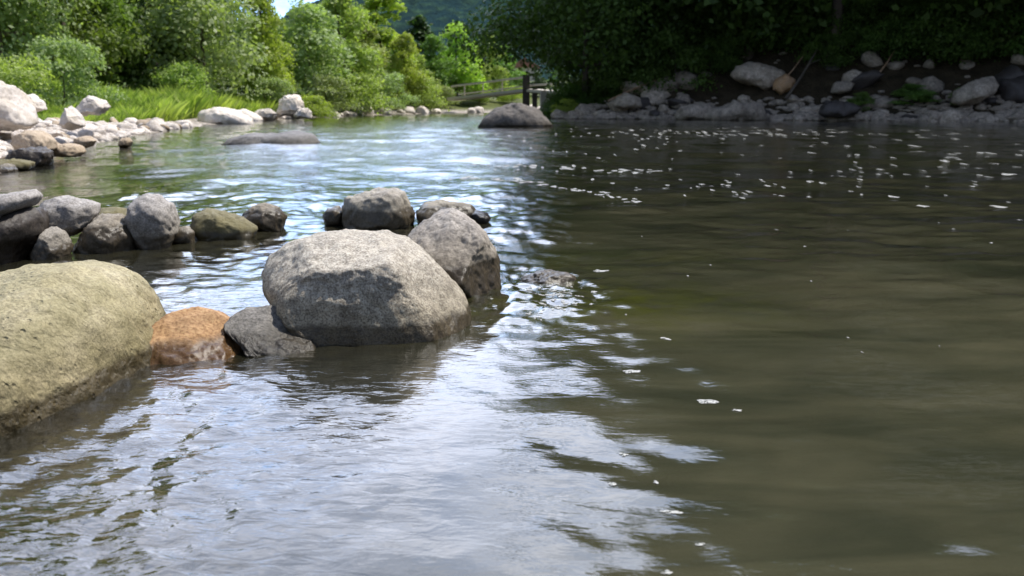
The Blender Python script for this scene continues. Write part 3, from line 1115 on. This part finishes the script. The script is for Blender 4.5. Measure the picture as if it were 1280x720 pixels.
def tree(name, kind, x, y, H, label, cat='tree', group=None, wscale=1., rz=None, z=None):
    cm, tm = proto(kind)
    root = empty(name, (x, y, gz(x, y) if z is None else z))
    root.scale = (H * wscale, H * wscale, H)
    root.rotation_euler = (0, 0, random.uniform(0, 6.28) if rz is None else rz)
    tag(root, label, cat, group)
    for nme, me in (('crown', cm), ('trunk', tm)):
        o = bpy.data.objects.new(nme, me)
        COL.objects.link(o)
        o.parent = root
    return root


def tree_px(name, kind, px, top, Y, label, cat='tree', group=None, ws=1., rz=None):
    """stand a tree at depth Y whose top reaches the pixel row top"""
    x = (px - 640) / F * Y
    zt = at(px, top, Y).z
    zb = gz(x, Y)
    tree(name, kind, x, Y, zt - zb, label, cat, group, ws, rz)


LT = [
    # px, top, Y, kind, width scale, label
    (15, -480, 33, 'tallwillow', .9, 'grey green drooping tree at the left picture edge'),
    (95, -360, 38, 'talldark', .85, 'dark broad tree behind the round shrub on the left bank'),
    (150, -50, 41, 'alder', 1.0, 'mid green tree between the dark broad tree and the big pale drooping tree'),
    (205, -55, 44, 'dark', .9, 'dark green tree left of the big pale drooping tree'),
    (265, -70, 42, 'willow', 1.0, 'big pale grey green drooping tree above the reeds'),
    (338, -14, 47, 'yellow', .75, 'narrow bright green tree leaning into the gap of open sky'),
    (392, 6, 52, 'willow2', 1.15, 'round grey green tree right of the sky gap'),
    (432, -22, 57, 'birch', .9, 'tall light green tree above the square pale block'),
    (480, -12, 68, 'poplar', 1.3, 'tall bright column shaped poplar rising above the other trees'),
    (462, 38, 60, 'birch2', .9, 'light green tree in front of the tall poplar'),
    (508, 48, 64, 'yellow', .85, 'yellow green tree right of the tall poplar'),
    (527, 24, 76, 'spruce', 1.6, 'dark green pointed tree standing behind the sunlit row'),
    (545, 52, 74, 'alder2', 1.0, 'mid green tree between the dark pointed tree and the bright round tree'),
    (572, 34, 77, 'yellow', 1.1, 'bright round tree near the left end of the footbridge'),
    (608, 46, 80, 'birch', .9, 'slender bright tree behind the footbridge rail'),
    (630, 62, 86, 'alder', 1.0, 'dull green tree furthest right behind the footbridge'),
    (590, 70, 90, 'dark', 1.2, 'dark tree low behind the bright round tree'),
]
for px, top, Y, kd, ws, lab in LT:
    tree_px('broadleaf_tree', kd, px, top - (10 if Y > 46 else 0), Y, lab, ws=ws * (1.12 if Y > 46 else 1.0))
# trees further back that fill the gaps, alike
for px, top, Y, kd in [(455, 20, 66, 'alder'), (488, 34, 70, 'birch2'), (518, 56, 72, 'birch'), (560, 62, 80, 'alder2'), (583, 58, 84, 'birch'), (375, 40, 56, 'dark'), (415, 40, 60, 'alder'), (50, -70, 50, 'alder'), (120, -75, 52, 'dark'), (185, -80, 55, 'dark'), (235, -60, 56, 'dark'),
                       (300, -35, 58, 'alder2'), (-40, -520, 42, 'talldark'), (-90, -520, 38, 'tallwillow'), (-150, -520, 34, 'tallwillow'), (55, -420, 46, 'talldark'),
                       (330, 12, 66, 'dark'), (365, 22, 70, 'dark'), (410, 20, 74, 'alder'), (440, 30, 80, 'dark'),
                       (500, 66, 84, 'dark'), (540, 74, 92, 'alder'), (650, 84, 98, 'alder2'), (610, 78, 100, 'dark'),
                       (670, 88, 96, 'dark'), (700, 80, 100, 'alder')]:
    tree_px('background_tree', kd, px, top, Y, 'dark green tree filling a gap behind the sunlit left bank trees', group='trees behind the left bank row', ws=1.35)
# shrubs on the left
SH = [
    (18, 68, 27, 'bush', 1.0, 'light green shrub at the left edge above the whitish boulder'),
    (92, 50, 30, 'bush_g', .9, 'round grey green shrub above the gravel slope'),
    (345, 98, 45, 'bush_g', 1.0, 'grey green shrub at the foot of the narrow bright tree'),
    (240, 78, 39, 'bush', .8, 'bright shrub standing behind the reeds'),
    (412, 96, 50, 'bush_g', 1.1, 'low grey shrub behind the square pale block'),
    (395, 120, 46, 'bush_y', 1.3, 'small yellow green shrub just right of the square pale block'),
    (450, 92, 55, 'bush', 1.1, 'round shrub at the foot of the light green tree on the far shore'),
    (490, 92, 60, 'bush_g', 1.0, 'pale shrub at the far shore below the poplar'),
    (527, 96, 65, 'bush', 1.0, 'rounded shrub left of the footbridge'),
    (556, 108, 71, 'bush_g', 1.2, 'shrub under the left end of the footbridge'),
    (600, 112, 77, 'bush', 1.4, 'low shrub seen beneath the footbridge deck'),
    (640, 108, 80, 'bush_y', 1.4, 'yellow green shrub behind the footbridge post'),
]
for px, top, Y, kd, ws, lab in SH:
    tree_px('shrub', kd, px, top, Y, lab, 'shrub', ws=ws)


# tall grass on the left bank
def meadow():
    r = np.random.default_rng(5)
    N = 110000
    y = 15 + 36 * r.random(N) ** .9
    ex = np.interp(y, RIV[:15, 1], RIV[:15, 0])
    lo = np.interp(y, [15, 20, 26, 32, 50], [4.2, 3.2, 2.0, 1.3, 1.2])
    d = lo + r.random(N) ** 1.3 * 9
    x = ex - d
    pxx = 640 + x / y * F
    ok = (pxx > -250)
    x, y, d = x[ok], y[ok], d[ok]
    tall = samp(GN, x * 3 + 7, y * 3, 40.)
    ok = tall > -1.2
    x, y, tall = x[ok], y[ok], tall[ok]
    n_ = len(x)
    z = ground_z(x, y) - .02
    far = smooth01((y - 24) / 8)
    h = (.20 + .40 * far) * (1 + .28 * tall) * r.uniform(.5, 1.15, n_)
    az = r.uniform(0, math.pi, n_)
    w = r.uniform(.006, .014, n_) * (1 + far)
    lx, ly = r.normal(0, .28, n_) * h, r.normal(0, .28, n_) * h
    dx, dy = np.cos(az) * w, np.sin(az) * w
    B = np.stack([x, y, z], -1)
    a = B + np.stack([-dx, -dy, 0 * dx], -1)
    b = B + np.stack([dx, dy, 0 * dx], -1)
    c = B + np.stack([lx * .5 + dx * .8, ly * .5 + dy * .8, h * .6], -1)
    e = B + np.stack([lx * 1.3, ly * 1.3, h], -1)
    V = np.stack([a, b, c, e], 1).reshape(-1, 3)
    Fq = np.arange(n_ * 4).reshape(-1, 4)
    lv = np.clip(.5 + .3 * samp(GN, x * 6, y * 6, 40.) + .35 * r.standard_normal(n_), 0, 1)
    o = mesh_np('tall_grass', V, Fq, M['l_grass'], smooth=False, attr={'lv': np.repeat(lv, 4)})
    tag(o, 'tall yellow green grass and reeds along the left bank', 'grass', kind='stuff')


meadow()

# right bank wood : rising slope
WR = [
    # the row whose boughs hang over the water
    (3.6, 46.4, 15.5, 'wood3'), (8.6, 48, 18, 'wood1'), (11.5, 46, 22, 'wood2'), (15, 44, 24, 'wood3'), (20, 42.5, 25, 'wood1'), (25, 41, 25, 'wood2'),
    (31, 40, 25, 'wood3'), (38, 39.5, 25, 'wood1'), (46, 39, 24, 'wood2'), (55, 39, 24, 'wood1'), (64, 38, 24, 'wood3'),
    (5.6, 54, 13, 'wood1'), (4.6, 50.5, 11, 'wood2'), (12.5, 51.5, 20, 'wood1'), (17.5, 48.5, 24, 'wood2'), (23, 46.5, 25, 'wood3'), (29, 45.5, 25, 'wood1'),
    (35, 44.5, 25, 'wood2'), (43, 44, 25, 'wood3'), (51, 43.5, 24, 'wood2'),
    (17, 55, 20, 'wood3'), (23, 53, 22, 'wood1'), (30, 51, 22, 'wood2'), (38, 50, 22, 'wood3'), (47, 50, 22, 'wood1'),
]
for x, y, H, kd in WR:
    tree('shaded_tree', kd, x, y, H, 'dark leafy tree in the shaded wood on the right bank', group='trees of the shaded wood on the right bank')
# low foliage hanging at the foot of the wood
for i in range(62):
    px = 700 + i * 10 + random.uniform(-8, 8)
    Y = np.interp(px, [690, 1280], [46.5, 41.5]) + random.choice((-.4, .8, 2.2, 4.0)) + random.uniform(-.5, .5)
    x = (px - 640) / F * Y
    if 880 < px < 1010 and Y < 45:
        Y += 2.5
        x = (px - 640) / F * Y
    tree('shaded_shrub', 'wbush', x, Y, random.uniform(1.2, 2.8), 'dark shrub under the trees of the shaded right bank', 'shrub',
         'shrubs in the shade of the right bank')
tree_px('bank_plant', 'bush_y', 706, 124, 44.5, 'sunlit green shrub on the bank corner beside the footbridge end', 'shrub', ws=1.2)
tree_px('bank_plant', 'alder', 1130, 104, 39.3, 'bright fern green plant on the right bank above the pale stones', 'plant', ws=3.2)
tree_px('bank_plant', 'alder', 1068, 114, 39.6, 'small fresh green plant right of the round black boulder', 'plant', ws=2.2)
tree_px('bank_plant', 'alder', 1190, 108, 38.6, 'dark green plant at the left of the tilted slab', 'plant', ws=2.)

m_, nt_ = newmat('dry_branch')
g_ = nd(nt_, 'ShaderNodeNewGeometry')
b_ = nd(nt_, 'ShaderNodeBsdfPrincipled')
b_.inputs['Roughness'].default_value = .85
lk(nt_, ramp(nt_, noise_n(nt_, g_.outputs['Position'], 5, 4), [(.3, (.25, .13, .06)), (.7, (.42, .30, .2))]), b_.inputs['Base Color'])
o_ = nd(nt_, 'ShaderNodeOutputMaterial')
lk(nt_, b_.outputs[0], o_.inputs[0])
M['dry'] = m_
# dim boulders on the slope of the right bank
for i in range(26):
    px = random.uniform(735, 1290)
    Y = np.interp(px, [690, 1280], [45.0, 39.5]) + random.uniform(-.6, 1.6)
    if 890 < px < 1000:
        continue
    x = (px - 640) / F * Y
    o = bpy.data.objects.new('slope_boulder', random.choice(ST['shade'] if i % 3 else ST['dark']))
    COL.objects.link(o)
    q = random.uniform(.3, .75)
    o.scale = (q * 1.3, q, q * random.uniform(.5, .9))
    o.rotation_euler = (random.uniform(-.5, .5), random.uniform(-.5, .5), random.uniform(0, 6))
    o.location = (x, Y, gz(x, Y) + q * .1)
    tag(o, 'dim boulder bedded in the dark slope of the right bank', 'boulder', 'boulders bedded in the right bank slope')
for i, (a, b, Ya, rr0, lab) in enumerate([((968, 112), (1004, 70), 42.2, .04, 'thin pale branch beside the leaning fallen branch'),
                           ((760, 126), (830, 96), 43.6, .05, 'long brown branch lying across the dark slope left of the cracked rock'),
                           ((1085, 108), (1120, 60), 41.5, .05, 'thin bare stem rising from the dark bank behind the fern green plant')]):
    pa, pb = at(a[0], a[1], Ya), at(b[0], b[1], Ya + .8)
    md = pa.lerp(pb, .5) + Vector((.15, 0, .1))
    V, Fq = tube([pa, md, pb], [rr0, rr0 * .8, rr0 * .35], 6)
    tag(mesh_np('dead_branch', V, Fq, M['dry']), lab, 'branch')

# leaning dead branch
V, Fq = tube([at(982, 124, 41.2), at(1002, 95, 42), at(1018, 68, 43), at(1022, 60, 43.2)], [.07, .055, .04, .02], 6)
V2, F2 = tube([at(1002, 95, 42), at(1012, 80, 41.6), at(1026, 74, 41.5)], [.03, .02, .01], 5)
V, Fq = merge([(V, Fq), (V2, F2)])
tag(mesh_np('dead_branch', V, Fq, M['bark']), 'bare fallen branch leaning on the right bank above the pale stones', 'branch')


# ------------------------------------------------------------------ footbridge
def simple(name, c1, c2, scale=4, rough=.8, stretch=(1, 1, 1)):
    m, nt = newmat(name)
    tc = nd(nt, 'ShaderNodeTexCoord')
    mp = nd(nt, 'ShaderNodeMapping')
    mp.inputs['Scale'].default_value = stretch
    lk(nt, tc.outputs['Object'], mp.inputs[0])
    nn = noise_n(nt, mp.outputs[0], scale, 6, .65)
    bs = nd(nt, 'ShaderNodeBsdfPrincipled')
    lk(nt, ramp(nt, nn, [(.3, c1), (.7, c2)]), bs.inputs['Base Color'])
    bs.inputs['Roughness'].default_value = rough
    b = nd(nt, 'ShaderNodeBump')
    b.inputs['Distance'].default_value = .02
    lk(nt, nn, b.inputs['Height'])
    lk(nt, b.outputs[0], bs.inputs['Normal'])
    o = nd(nt, 'ShaderNodeOutputMaterial')
    lk(nt, bs.outputs[0], o.inputs[0])
    return m


M['wood'] = simple('weathered_wood', (.42, .38, .31), (.62, .57, .48), 3, .8, (1, 6, 6))
M['darkwood'] = simple('dark_wood', (.035, .03, .025), (.07, .06, .05), 5)
M['concrete'] = simple('pale_concrete', (.40, .36, .33), (.52, .47, .43), 2)


def box(x0, x1, y0, y1, z0, z1, bev=.0):
    bm = bmesh.new()
    bmesh.ops.create_cube(bm, size=1)
    for v in bm.verts:
        v.co = Vector(((x0 + x1) / 2 + v.co.x * (x1 - x0), (y0 + y1) / 2 + v.co.y * (y1 - y0), (z0 + z1) / 2 + v.co.z * (z1 - z0)))
    if bev:
        bmesh.ops.bevel(bm, geom=bm.edges[:], offset=bev, segments=2, affect='EDGES')
    bm.verts.index_update()
    bmesh.ops.triangulate(bm, faces=bm.faces)
    V = np.array([v.co[:] for v in bm.verts])
    Fc = np.array([[v.index for v in f.verts] for f in bm.faces])
    bm.free()
    return V, Fc


YB = 62.


def beam(a, b, th, w):
    """box-section bar between two points, th high, w deep"""
    a, b = Vector(a), Vector(b)
    V, Fc = box(0, (b - a).length, -w / 2, w / 2, -th / 2, th / 2, min(th, w) * .15)
    q = Matrix.Rotation(math.atan2(b.y - a.y, b.x - a.x), 4, 'Z') @ Matrix.Rotation(-math.asin((b.z - a.z) / (b - a).length), 4, 'Y')
    return np.array([(a + (q @ Vector(v)))[:] for v in V]), Fc


fb = empty('footbridge', (0, YB, 0))
tag(fb, 'narrow wooden footbridge with two rails and a dark post crossing the far river', 'footbridge')
inv = np.array([0, YB, 0])


def fpart(name, VF, mat):
    o = mesh_np(name, VF[0] - inv, VF[1], mat, smooth=False, parent=fb)
    return o


aL, aM, aR = at(566, 124, YB + 6), at(662, 113, YB), at(704, 116, YB - 5)
fpart('deck', merge([beam(aL, aM, .22, 1.1), beam(aM, aR, .20, 1.1)]), M['wood'])
tL, tM, tR = at(564, 108, YB + 6), at(660, 96, YB), at(706, 104, YB - 5)
fpart('handrail', beam(tL, tM, .13, .10), M['wood'])
fpart('handrail', beam(tM + Vector((0, -.02, -.55)), tR, .13, .10), M['wood'])
fpart('handrail', beam(at(574, 118, YB + 6) + Vector((0, -.6, 0)), at(660, 107.5, YB) + Vector((0, -.6, 0)), .08, .08), M['wood'])
p = at(658, 130, YB)
pt = at(658, 94, YB)
fpart('post', box(p.x - .26, p.x + .2, YB - .95, YB - .6, -.6, pt.z, .03), M['darkwood'])
p = at(668, 130, YB - 1)
pt = at(668, 111, YB - 1)
fpart('post', box(p.x - .16, p.x + .16, YB - 1.9, YB - 1.6, -.6, pt.z, .03), M['darkwood'])
for px in (582, 606, 630):
    t = (px - 566) / 96
    a = aL.lerp(aM, t)
    b = tL.lerp(tM, t)
    fpart('baluster', box(a.x - .035, a.x + .035, a.y - .05, a.y + .05, a.z, b.z, .008), M['wood'])
p0, p1 = at(676, 132, YB - 4), at(704, 110, YB - 4)
ab = mesh_np('abutment', *box(p0.x, p1.x + .4, YB - 4, YB - 2.2, -.4, p1.z - .15, .04), M['concrete'], smooth=False)
tag(ab, 'pale concrete abutment under the right end of the footbridge', 'abutment')

# house glimpsed through the trees
hy = 170.
hp = at(656, 92, hy)
hs = empty('house', (hp.x, hy, 0))
tag(hs, 'pale house with reddish roof glimpsed through the far trees', 'house')
zb, zt = 1.5, at(656, 84, hy).z
V, Fc = box(-2.4, 2.4, 0, 7, zb, zt)
M['plaster'] = simple('plaster', (.50, .42, .36), (.58, .50, .44), 2)
M['roof'] = simple('roof_tiles', (.25, .10, .07), (.36, .17, .12), 6)
mesh_np('wall', V, Fc, M['plaster'], smooth=False, parent=hs)
rv = np.array([(-2.8, -.4, zt), (2.8, -.4, zt), (2.8, 7.4, zt), (-2.8, 7.4, zt), (0, -.4, zt + 1.7), (0, 7.4, zt + 1.7)])
me = bpy.data.meshes.new('roof')
me.from_pydata([tuple(v) for v in rv], [], [(0, 1, 4), (2, 3, 5), (1, 2, 5, 4), (3, 0, 4, 5), (0, 3, 2, 1)])
me.materials.append(M['roof'])
ro = bpy.data.objects.new('roof', me)
COL.objects.link(ro)
ro.parent = hs
V, Fc = box(-.5, .5, -.04, -.005, zt - 2.0, zt - .7)
mesh_np('window', V, Fc, M['darkwood'], smooth=False, parent=hs)

# ------------------------------------------------------------------ hills
HN = fft_field(512, 6, 150, seed=21, power=-1.1)


def hills():
    xs = np.linspace(-500, 900, 520)
    ys = np.linspace(150, 620, 200)
    X, Y = np.meshgrid(xs, ys)
    # ridge height along azimuth
    az = X / Y
    top = np.interp(az, [-1.2, -.33, -.27, -.2, -.1, 0, .2, .6, 1.5], [18, 20, 34, 58, 66, 70, 84, 90, 80])
    t = smooth01((Y - 150) / 420)
    Z = top * t * (Y / 570) ** .4
    Z = Z + samp(HN, X, Y, 420.) * 1.6 + samp(GN, X, Y, 500.) * 3 * t
    n1, n2 = X.shape
    i = np.arange(n1 - 1)[:, None] * n2
    j = np.arange(n2 - 1)[None, :]
    fq = np.stack([i + j, i + j + 1, i + n2 + j + 1, i + n2 + j], -1).reshape(-1, 4)
    m, nt = newmat('forested_hill')
    geo = nd(nt, 'ShaderNodeNewGeometry')
    v = nd(nt, 'ShaderNodeTexVoronoi', feature='F1')
    v.inputs['Scale'].default_value = .16
    lk(nt, geo.outputs['Position'], v.inputs['Vector'])
    n_ = noise_n(nt, geo.outputs['Position'], .02, 5, .6)
    n2_ = noise_n(nt, geo.outputs['Position'], .5, 5, .7)
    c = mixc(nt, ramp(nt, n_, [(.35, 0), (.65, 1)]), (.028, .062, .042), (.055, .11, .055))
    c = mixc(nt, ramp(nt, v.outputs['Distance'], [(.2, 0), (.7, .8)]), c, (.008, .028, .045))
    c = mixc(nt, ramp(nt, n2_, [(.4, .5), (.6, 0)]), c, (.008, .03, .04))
    bs = nd(nt, 'ShaderNodeBsdfDiffuse')
    lk(nt, c, bs.inputs['Color'])
    b = nd(nt, 'ShaderNodeBump')
    b.inputs['Distance'].default_value = 3.
    lk(nt, mth(nt, 'SUBTRACT', n2_, v.outputs['Distance']), b.inputs['Height'])
    lk(nt, b.outputs[0], bs.inputs['Normal'])
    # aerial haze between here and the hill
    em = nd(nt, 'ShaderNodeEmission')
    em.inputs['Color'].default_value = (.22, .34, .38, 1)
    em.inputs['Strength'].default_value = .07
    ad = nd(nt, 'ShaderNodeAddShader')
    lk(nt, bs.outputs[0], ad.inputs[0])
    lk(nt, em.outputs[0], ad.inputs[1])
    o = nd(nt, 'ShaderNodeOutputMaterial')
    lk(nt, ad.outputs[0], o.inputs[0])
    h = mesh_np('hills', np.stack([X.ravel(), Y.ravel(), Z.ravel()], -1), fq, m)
    tag(h, kind='structure')


hills()

# ------------------------------------------------------------------ foam
def foam_mat():
    m, nt = newmat('foam')
    tc = nd(nt, 'ShaderNodeTexCoord')
    n_ = noise_n(nt, tc.outputs['Object'], 90, 4, .6)
    bs = nd(nt, 'ShaderNodeBsdfPrincipled')
    lk(nt, ramp(nt, n_, [(.3, (.22, .22, .2)), (.7, (.46, .46, .43))]), bs.inputs['Base Color'])
    bs.inputs['Roughness'].default_value = .6
    o = nd(nt, 'ShaderNodeOutputMaterial')
    tr = nd(nt, 'ShaderNodeBsdfTransparent')
    mx = nd(nt, 'ShaderNodeMixShader')
    lk(nt, ramp(nt, noise_n(nt, tc.outputs['Object'], 160, 3, .6), [(.40, .25), (.52, 1)]), mx.inputs[0])
    lk(nt, tr.outputs[0], mx.inputs[1])
    lk(nt, bs.outputs[0], mx.inputs[2])
    lk(nt, mx.outputs[0], o.inputs[0])
    return m


M['foam'] = foam_mat()


def foam_patch(cx, cy, rx, ry, seed, nseg=26):
    r = np.random.default_rng(seed)
    a = np.linspace(0, 2 * math.pi, nseg, endpoint=False)
    rad = np.ones(nseg)
    for k in range(2, 7):
        rad += .5 / k * r.standard_normal() * np.cos(k * a + r.uniform(0, 6.3))
    rad = np.clip(rad, .3, 1.8)
    x = cx + rx * rad * np.cos(a)
    y = cy + ry * rad * np.sin(a)
    zc = wave_h(np.array([cx]), np.array([cy]))
    z = wave_h(x, y) + .0015
    V = np.concatenate([np.stack([x, y, z], -1), [[cx, cy, float(zc[0]) + .0035]]])
    i = np.arange(nseg)
    Fc = np.stack([i, (i + 1) % nseg, np.full(nseg, nseg)], -1)
    return V, Fc


FP = [(790, 461, 20, 4, 'long white foam fleck floating left of the widest one on the open current'),
      (885, 495, 24, 5, 'widest white foam patch on the smooth open current'),
      (922, 504, 11, 2.5, 'small foam fleck just right of the widest foam patch'),
      (832, 424, 9, 2.5, 'small round foam fleck above the long fleck on the open current'),
      (750, 338, 13, 4, 'foam fleck right of the awash ribbed stone'),
      (840, 634, 26, 4, 'flat foam patch near the lower edge beside the sky reflection'),
      (780, 561, 9, 3, 'small foam fleck at the edge of the sky reflection'),
      (766, 599, 9, 4, 'little foam fleck beside the sky reflection below another fleck'),
      (820, 597, 8, 3, 'small pale fleck right of the sky reflection'),
      (834, 711, 12, 5, 'foam fleck at the bottom picture edge'),
      (875, 674, 12, 3, 'thin foam fleck near the lower middle'),
      (1249, 257, 13, 3, 'white foam fleck near the right picture edge'),
      (1153, 257, 10, 2.5, 'foam fleck left of the one near the right edge'),
      (1260, 219, 12, 2.5, 'foam fleck high near the right picture edge on the current'),
      (1116, 246, 9, 2, 'foam fleck high on the current left of centre right')]
for i, (px, py, w, h, lab) in enumerate(FP):
    p = onw(px, py)
    e = onw(px, py + h)
    V, Fc = foam_patch(p.x, p.y, w / 2 * 1.1 * p.y / F * 1.02, (p.y - e.y) * .5, i)
    c = V.mean(0)
    o = mesh_np('foam_patch', V - c, Fc, M['foam'])
    o.location = c
    tag(o, lab, 'foam')


def foam_flecks():
    parts = []
    r = random.Random(4)
    pts = []
    def add(px, py, w, h):
        pts.append((px, py, w, h))
    for _ in range(120):     # drifting line far across the river
        px = r.gauss(900, 130)
        py = 167 + r.gauss(0, 3.2) + (px - 900) * .004
        add(px, py, r.uniform(2, 6), r.uniform(.5, 1.1))
    for _ in range(55):
        add(r.uniform(600, 1290), r.uniform(158, 200), r.uniform(1.5, 5), r.uniform(.7, 1.4))
    for _ in range(45):
        px = r.uniform(640, 1290)
        add(px, r.gauss(215 + (px - 900) * -.03, 20), r.uniform(2, 8), r.uniform(.9, 1.8))
    for _ in range(35):
        add(r.gauss(1150, 90), r.gauss(205, 16), r.uniform(2, 8), r.uniform(.7, 1.4))
    for _ in range(30):
        add(r.gauss(930, 60), r.gauss(238, 8), r.uniform(2, 8), r.uniform(.9, 1.8))
    for _ in range(16):
        add(r.uniform(680, 1280), r.uniform(260, 460), r.uniform(1., 5), r.uniform(.6, 1.6))
    for _ in range(60):     # curved streaks at the riffle end
        t = r.random()
        add(560 + 240 * t + r.gauss(0, 3), 222 + 24 * t * t + 8 * t + r.gauss(0, 1.5), r.uniform(3, 14), r.uniform(.8, 1.8))
    for _ in range(40):
        t = r.random()
        add(590 + 240 * t, 207 + 10 * t * t + r.gauss(0, 1.4), r.uniform(3, 14), r.uniform(.7, 1.5))
    for _ in range(60):
        add(r.gauss(685, 26), r.gauss(378, 14), r.uniform(3, 14), r.uniform(.8, 2.2))
    for k, (px, py, w, h) in enumerate(pts):
        if py < 152:
            continue
        p = onw(px, py)
        e = onw(px, py + h)
        w *= .8
        parts.append(foam_patch(p.x, p.y, w / 2 * p.y / F, (p.y - e.y) * .5, 500 + k, 9))
    V, Fc = merge(parts)
    o = mesh_np('foam_flecks', V, Fc, M['foam'])
    tag(o, 'scattered small white foam flecks drifting over the river', 'foam', kind='stuff')


foam_flecks()

# ------------------------------------------------------------------ light
sd = Vector((.74, .42, 0)).normalized()
EL = R(60)
svec = Vector((sd.x * math.cos(EL), sd.y * math.cos(EL), math.sin(EL)))
sun = bpy.data.lights.new('sun', 'SUN')
sun.energy = 5.6
sun.angle = R(.55)
sun.color = (1, .95, .87)
so = bpy.data.objects.new('sun', sun)
COL.objects.link(so)
so.rotation_euler = (-svec).to_track_quat('-Z', 'Y').to_euler()

w = bpy.data.worlds.new("World")
SC.world = w
w.use_nodes = True
nt = w.node_tree
nt.nodes.clear()
sky = nd(nt, 'ShaderNodeTexSky')
sky.sky_type = 'NISHITA'
sky.sun_disc = False
sky.sun_elevation = EL
sky.sun_rotation = math.atan2(svec.x, svec.y)
sky.altitude = 400
sky.dust_density = .6
sky.ozone_density = 1.5
tc = nd(nt, 'ShaderNodeTexCoord')
mp = nd(nt, 'ShaderNodeMapping')
mp.inputs['Scale'].default_value = (1, 1, 2.2)
lk(nt, tc.outputs['Generated'], mp.inputs[0])
cn = noise_n(nt, mp.outputs[0], 4.2, 8, .62, .5)
dt = nd(nt, 'ShaderNodeVectorMath', operation='DOT_PRODUCT')
lk(nt, tc.outputs['Generated'], dt.inputs[0])
dt.inputs[1].default_value = Vector((-.08, .90, .42)).normalized()
front = maprange(nt, dt.outputs['Value'], .74, .97, 0, .19)
cl = ramp(nt, mth(nt, 'ADD', cn, front), [(.50, 0), (.60, 1)])
tex = noise_n(nt, mp.outputs[0], 7, 6, .6)
cc = mixc(nt, ramp(nt, tex, [(.35, 0), (.65, 1)]), (14.0, 18.0, 27.0), (33.0, 34.5, 40.0))
sz = nd(nt, 'ShaderNodeSeparateXYZ')
lk(nt, tc.outputs['Generated'], sz.inputs[0])
cc = mixc(nt, maprange(nt, sz.outputs[2], .10, .36, 1, 0), cc, (.42, .55, .68), 'MULTIPLY')
cc = mixc(nt, maprange(nt, dt.outputs['Value'], .45, .85, 1, 0), cc, (.32, .33, .36), 'MULTIPLY')
skc = mixc(nt, cl, sky.outputs[0], cc)
bg = nd(nt, 'ShaderNodeBackground')
bg.inputs['Strength'].default_value = .12
lk(nt, skc, bg.inputs['Color'])
wo = nd(nt, 'ShaderNodeOutputWorld')
lk(nt, bg.outputs[0], wo.inputs[0])

SC.view_settings.view_transform = 'Standard'
SC.view_settings.look = 'None'
SC.view_settings.exposure = 0
SC.cycles.max_bounces = 8
SC.cycles.transparent_max_bounces = 8
SC.cycles.caustics_reflective = False
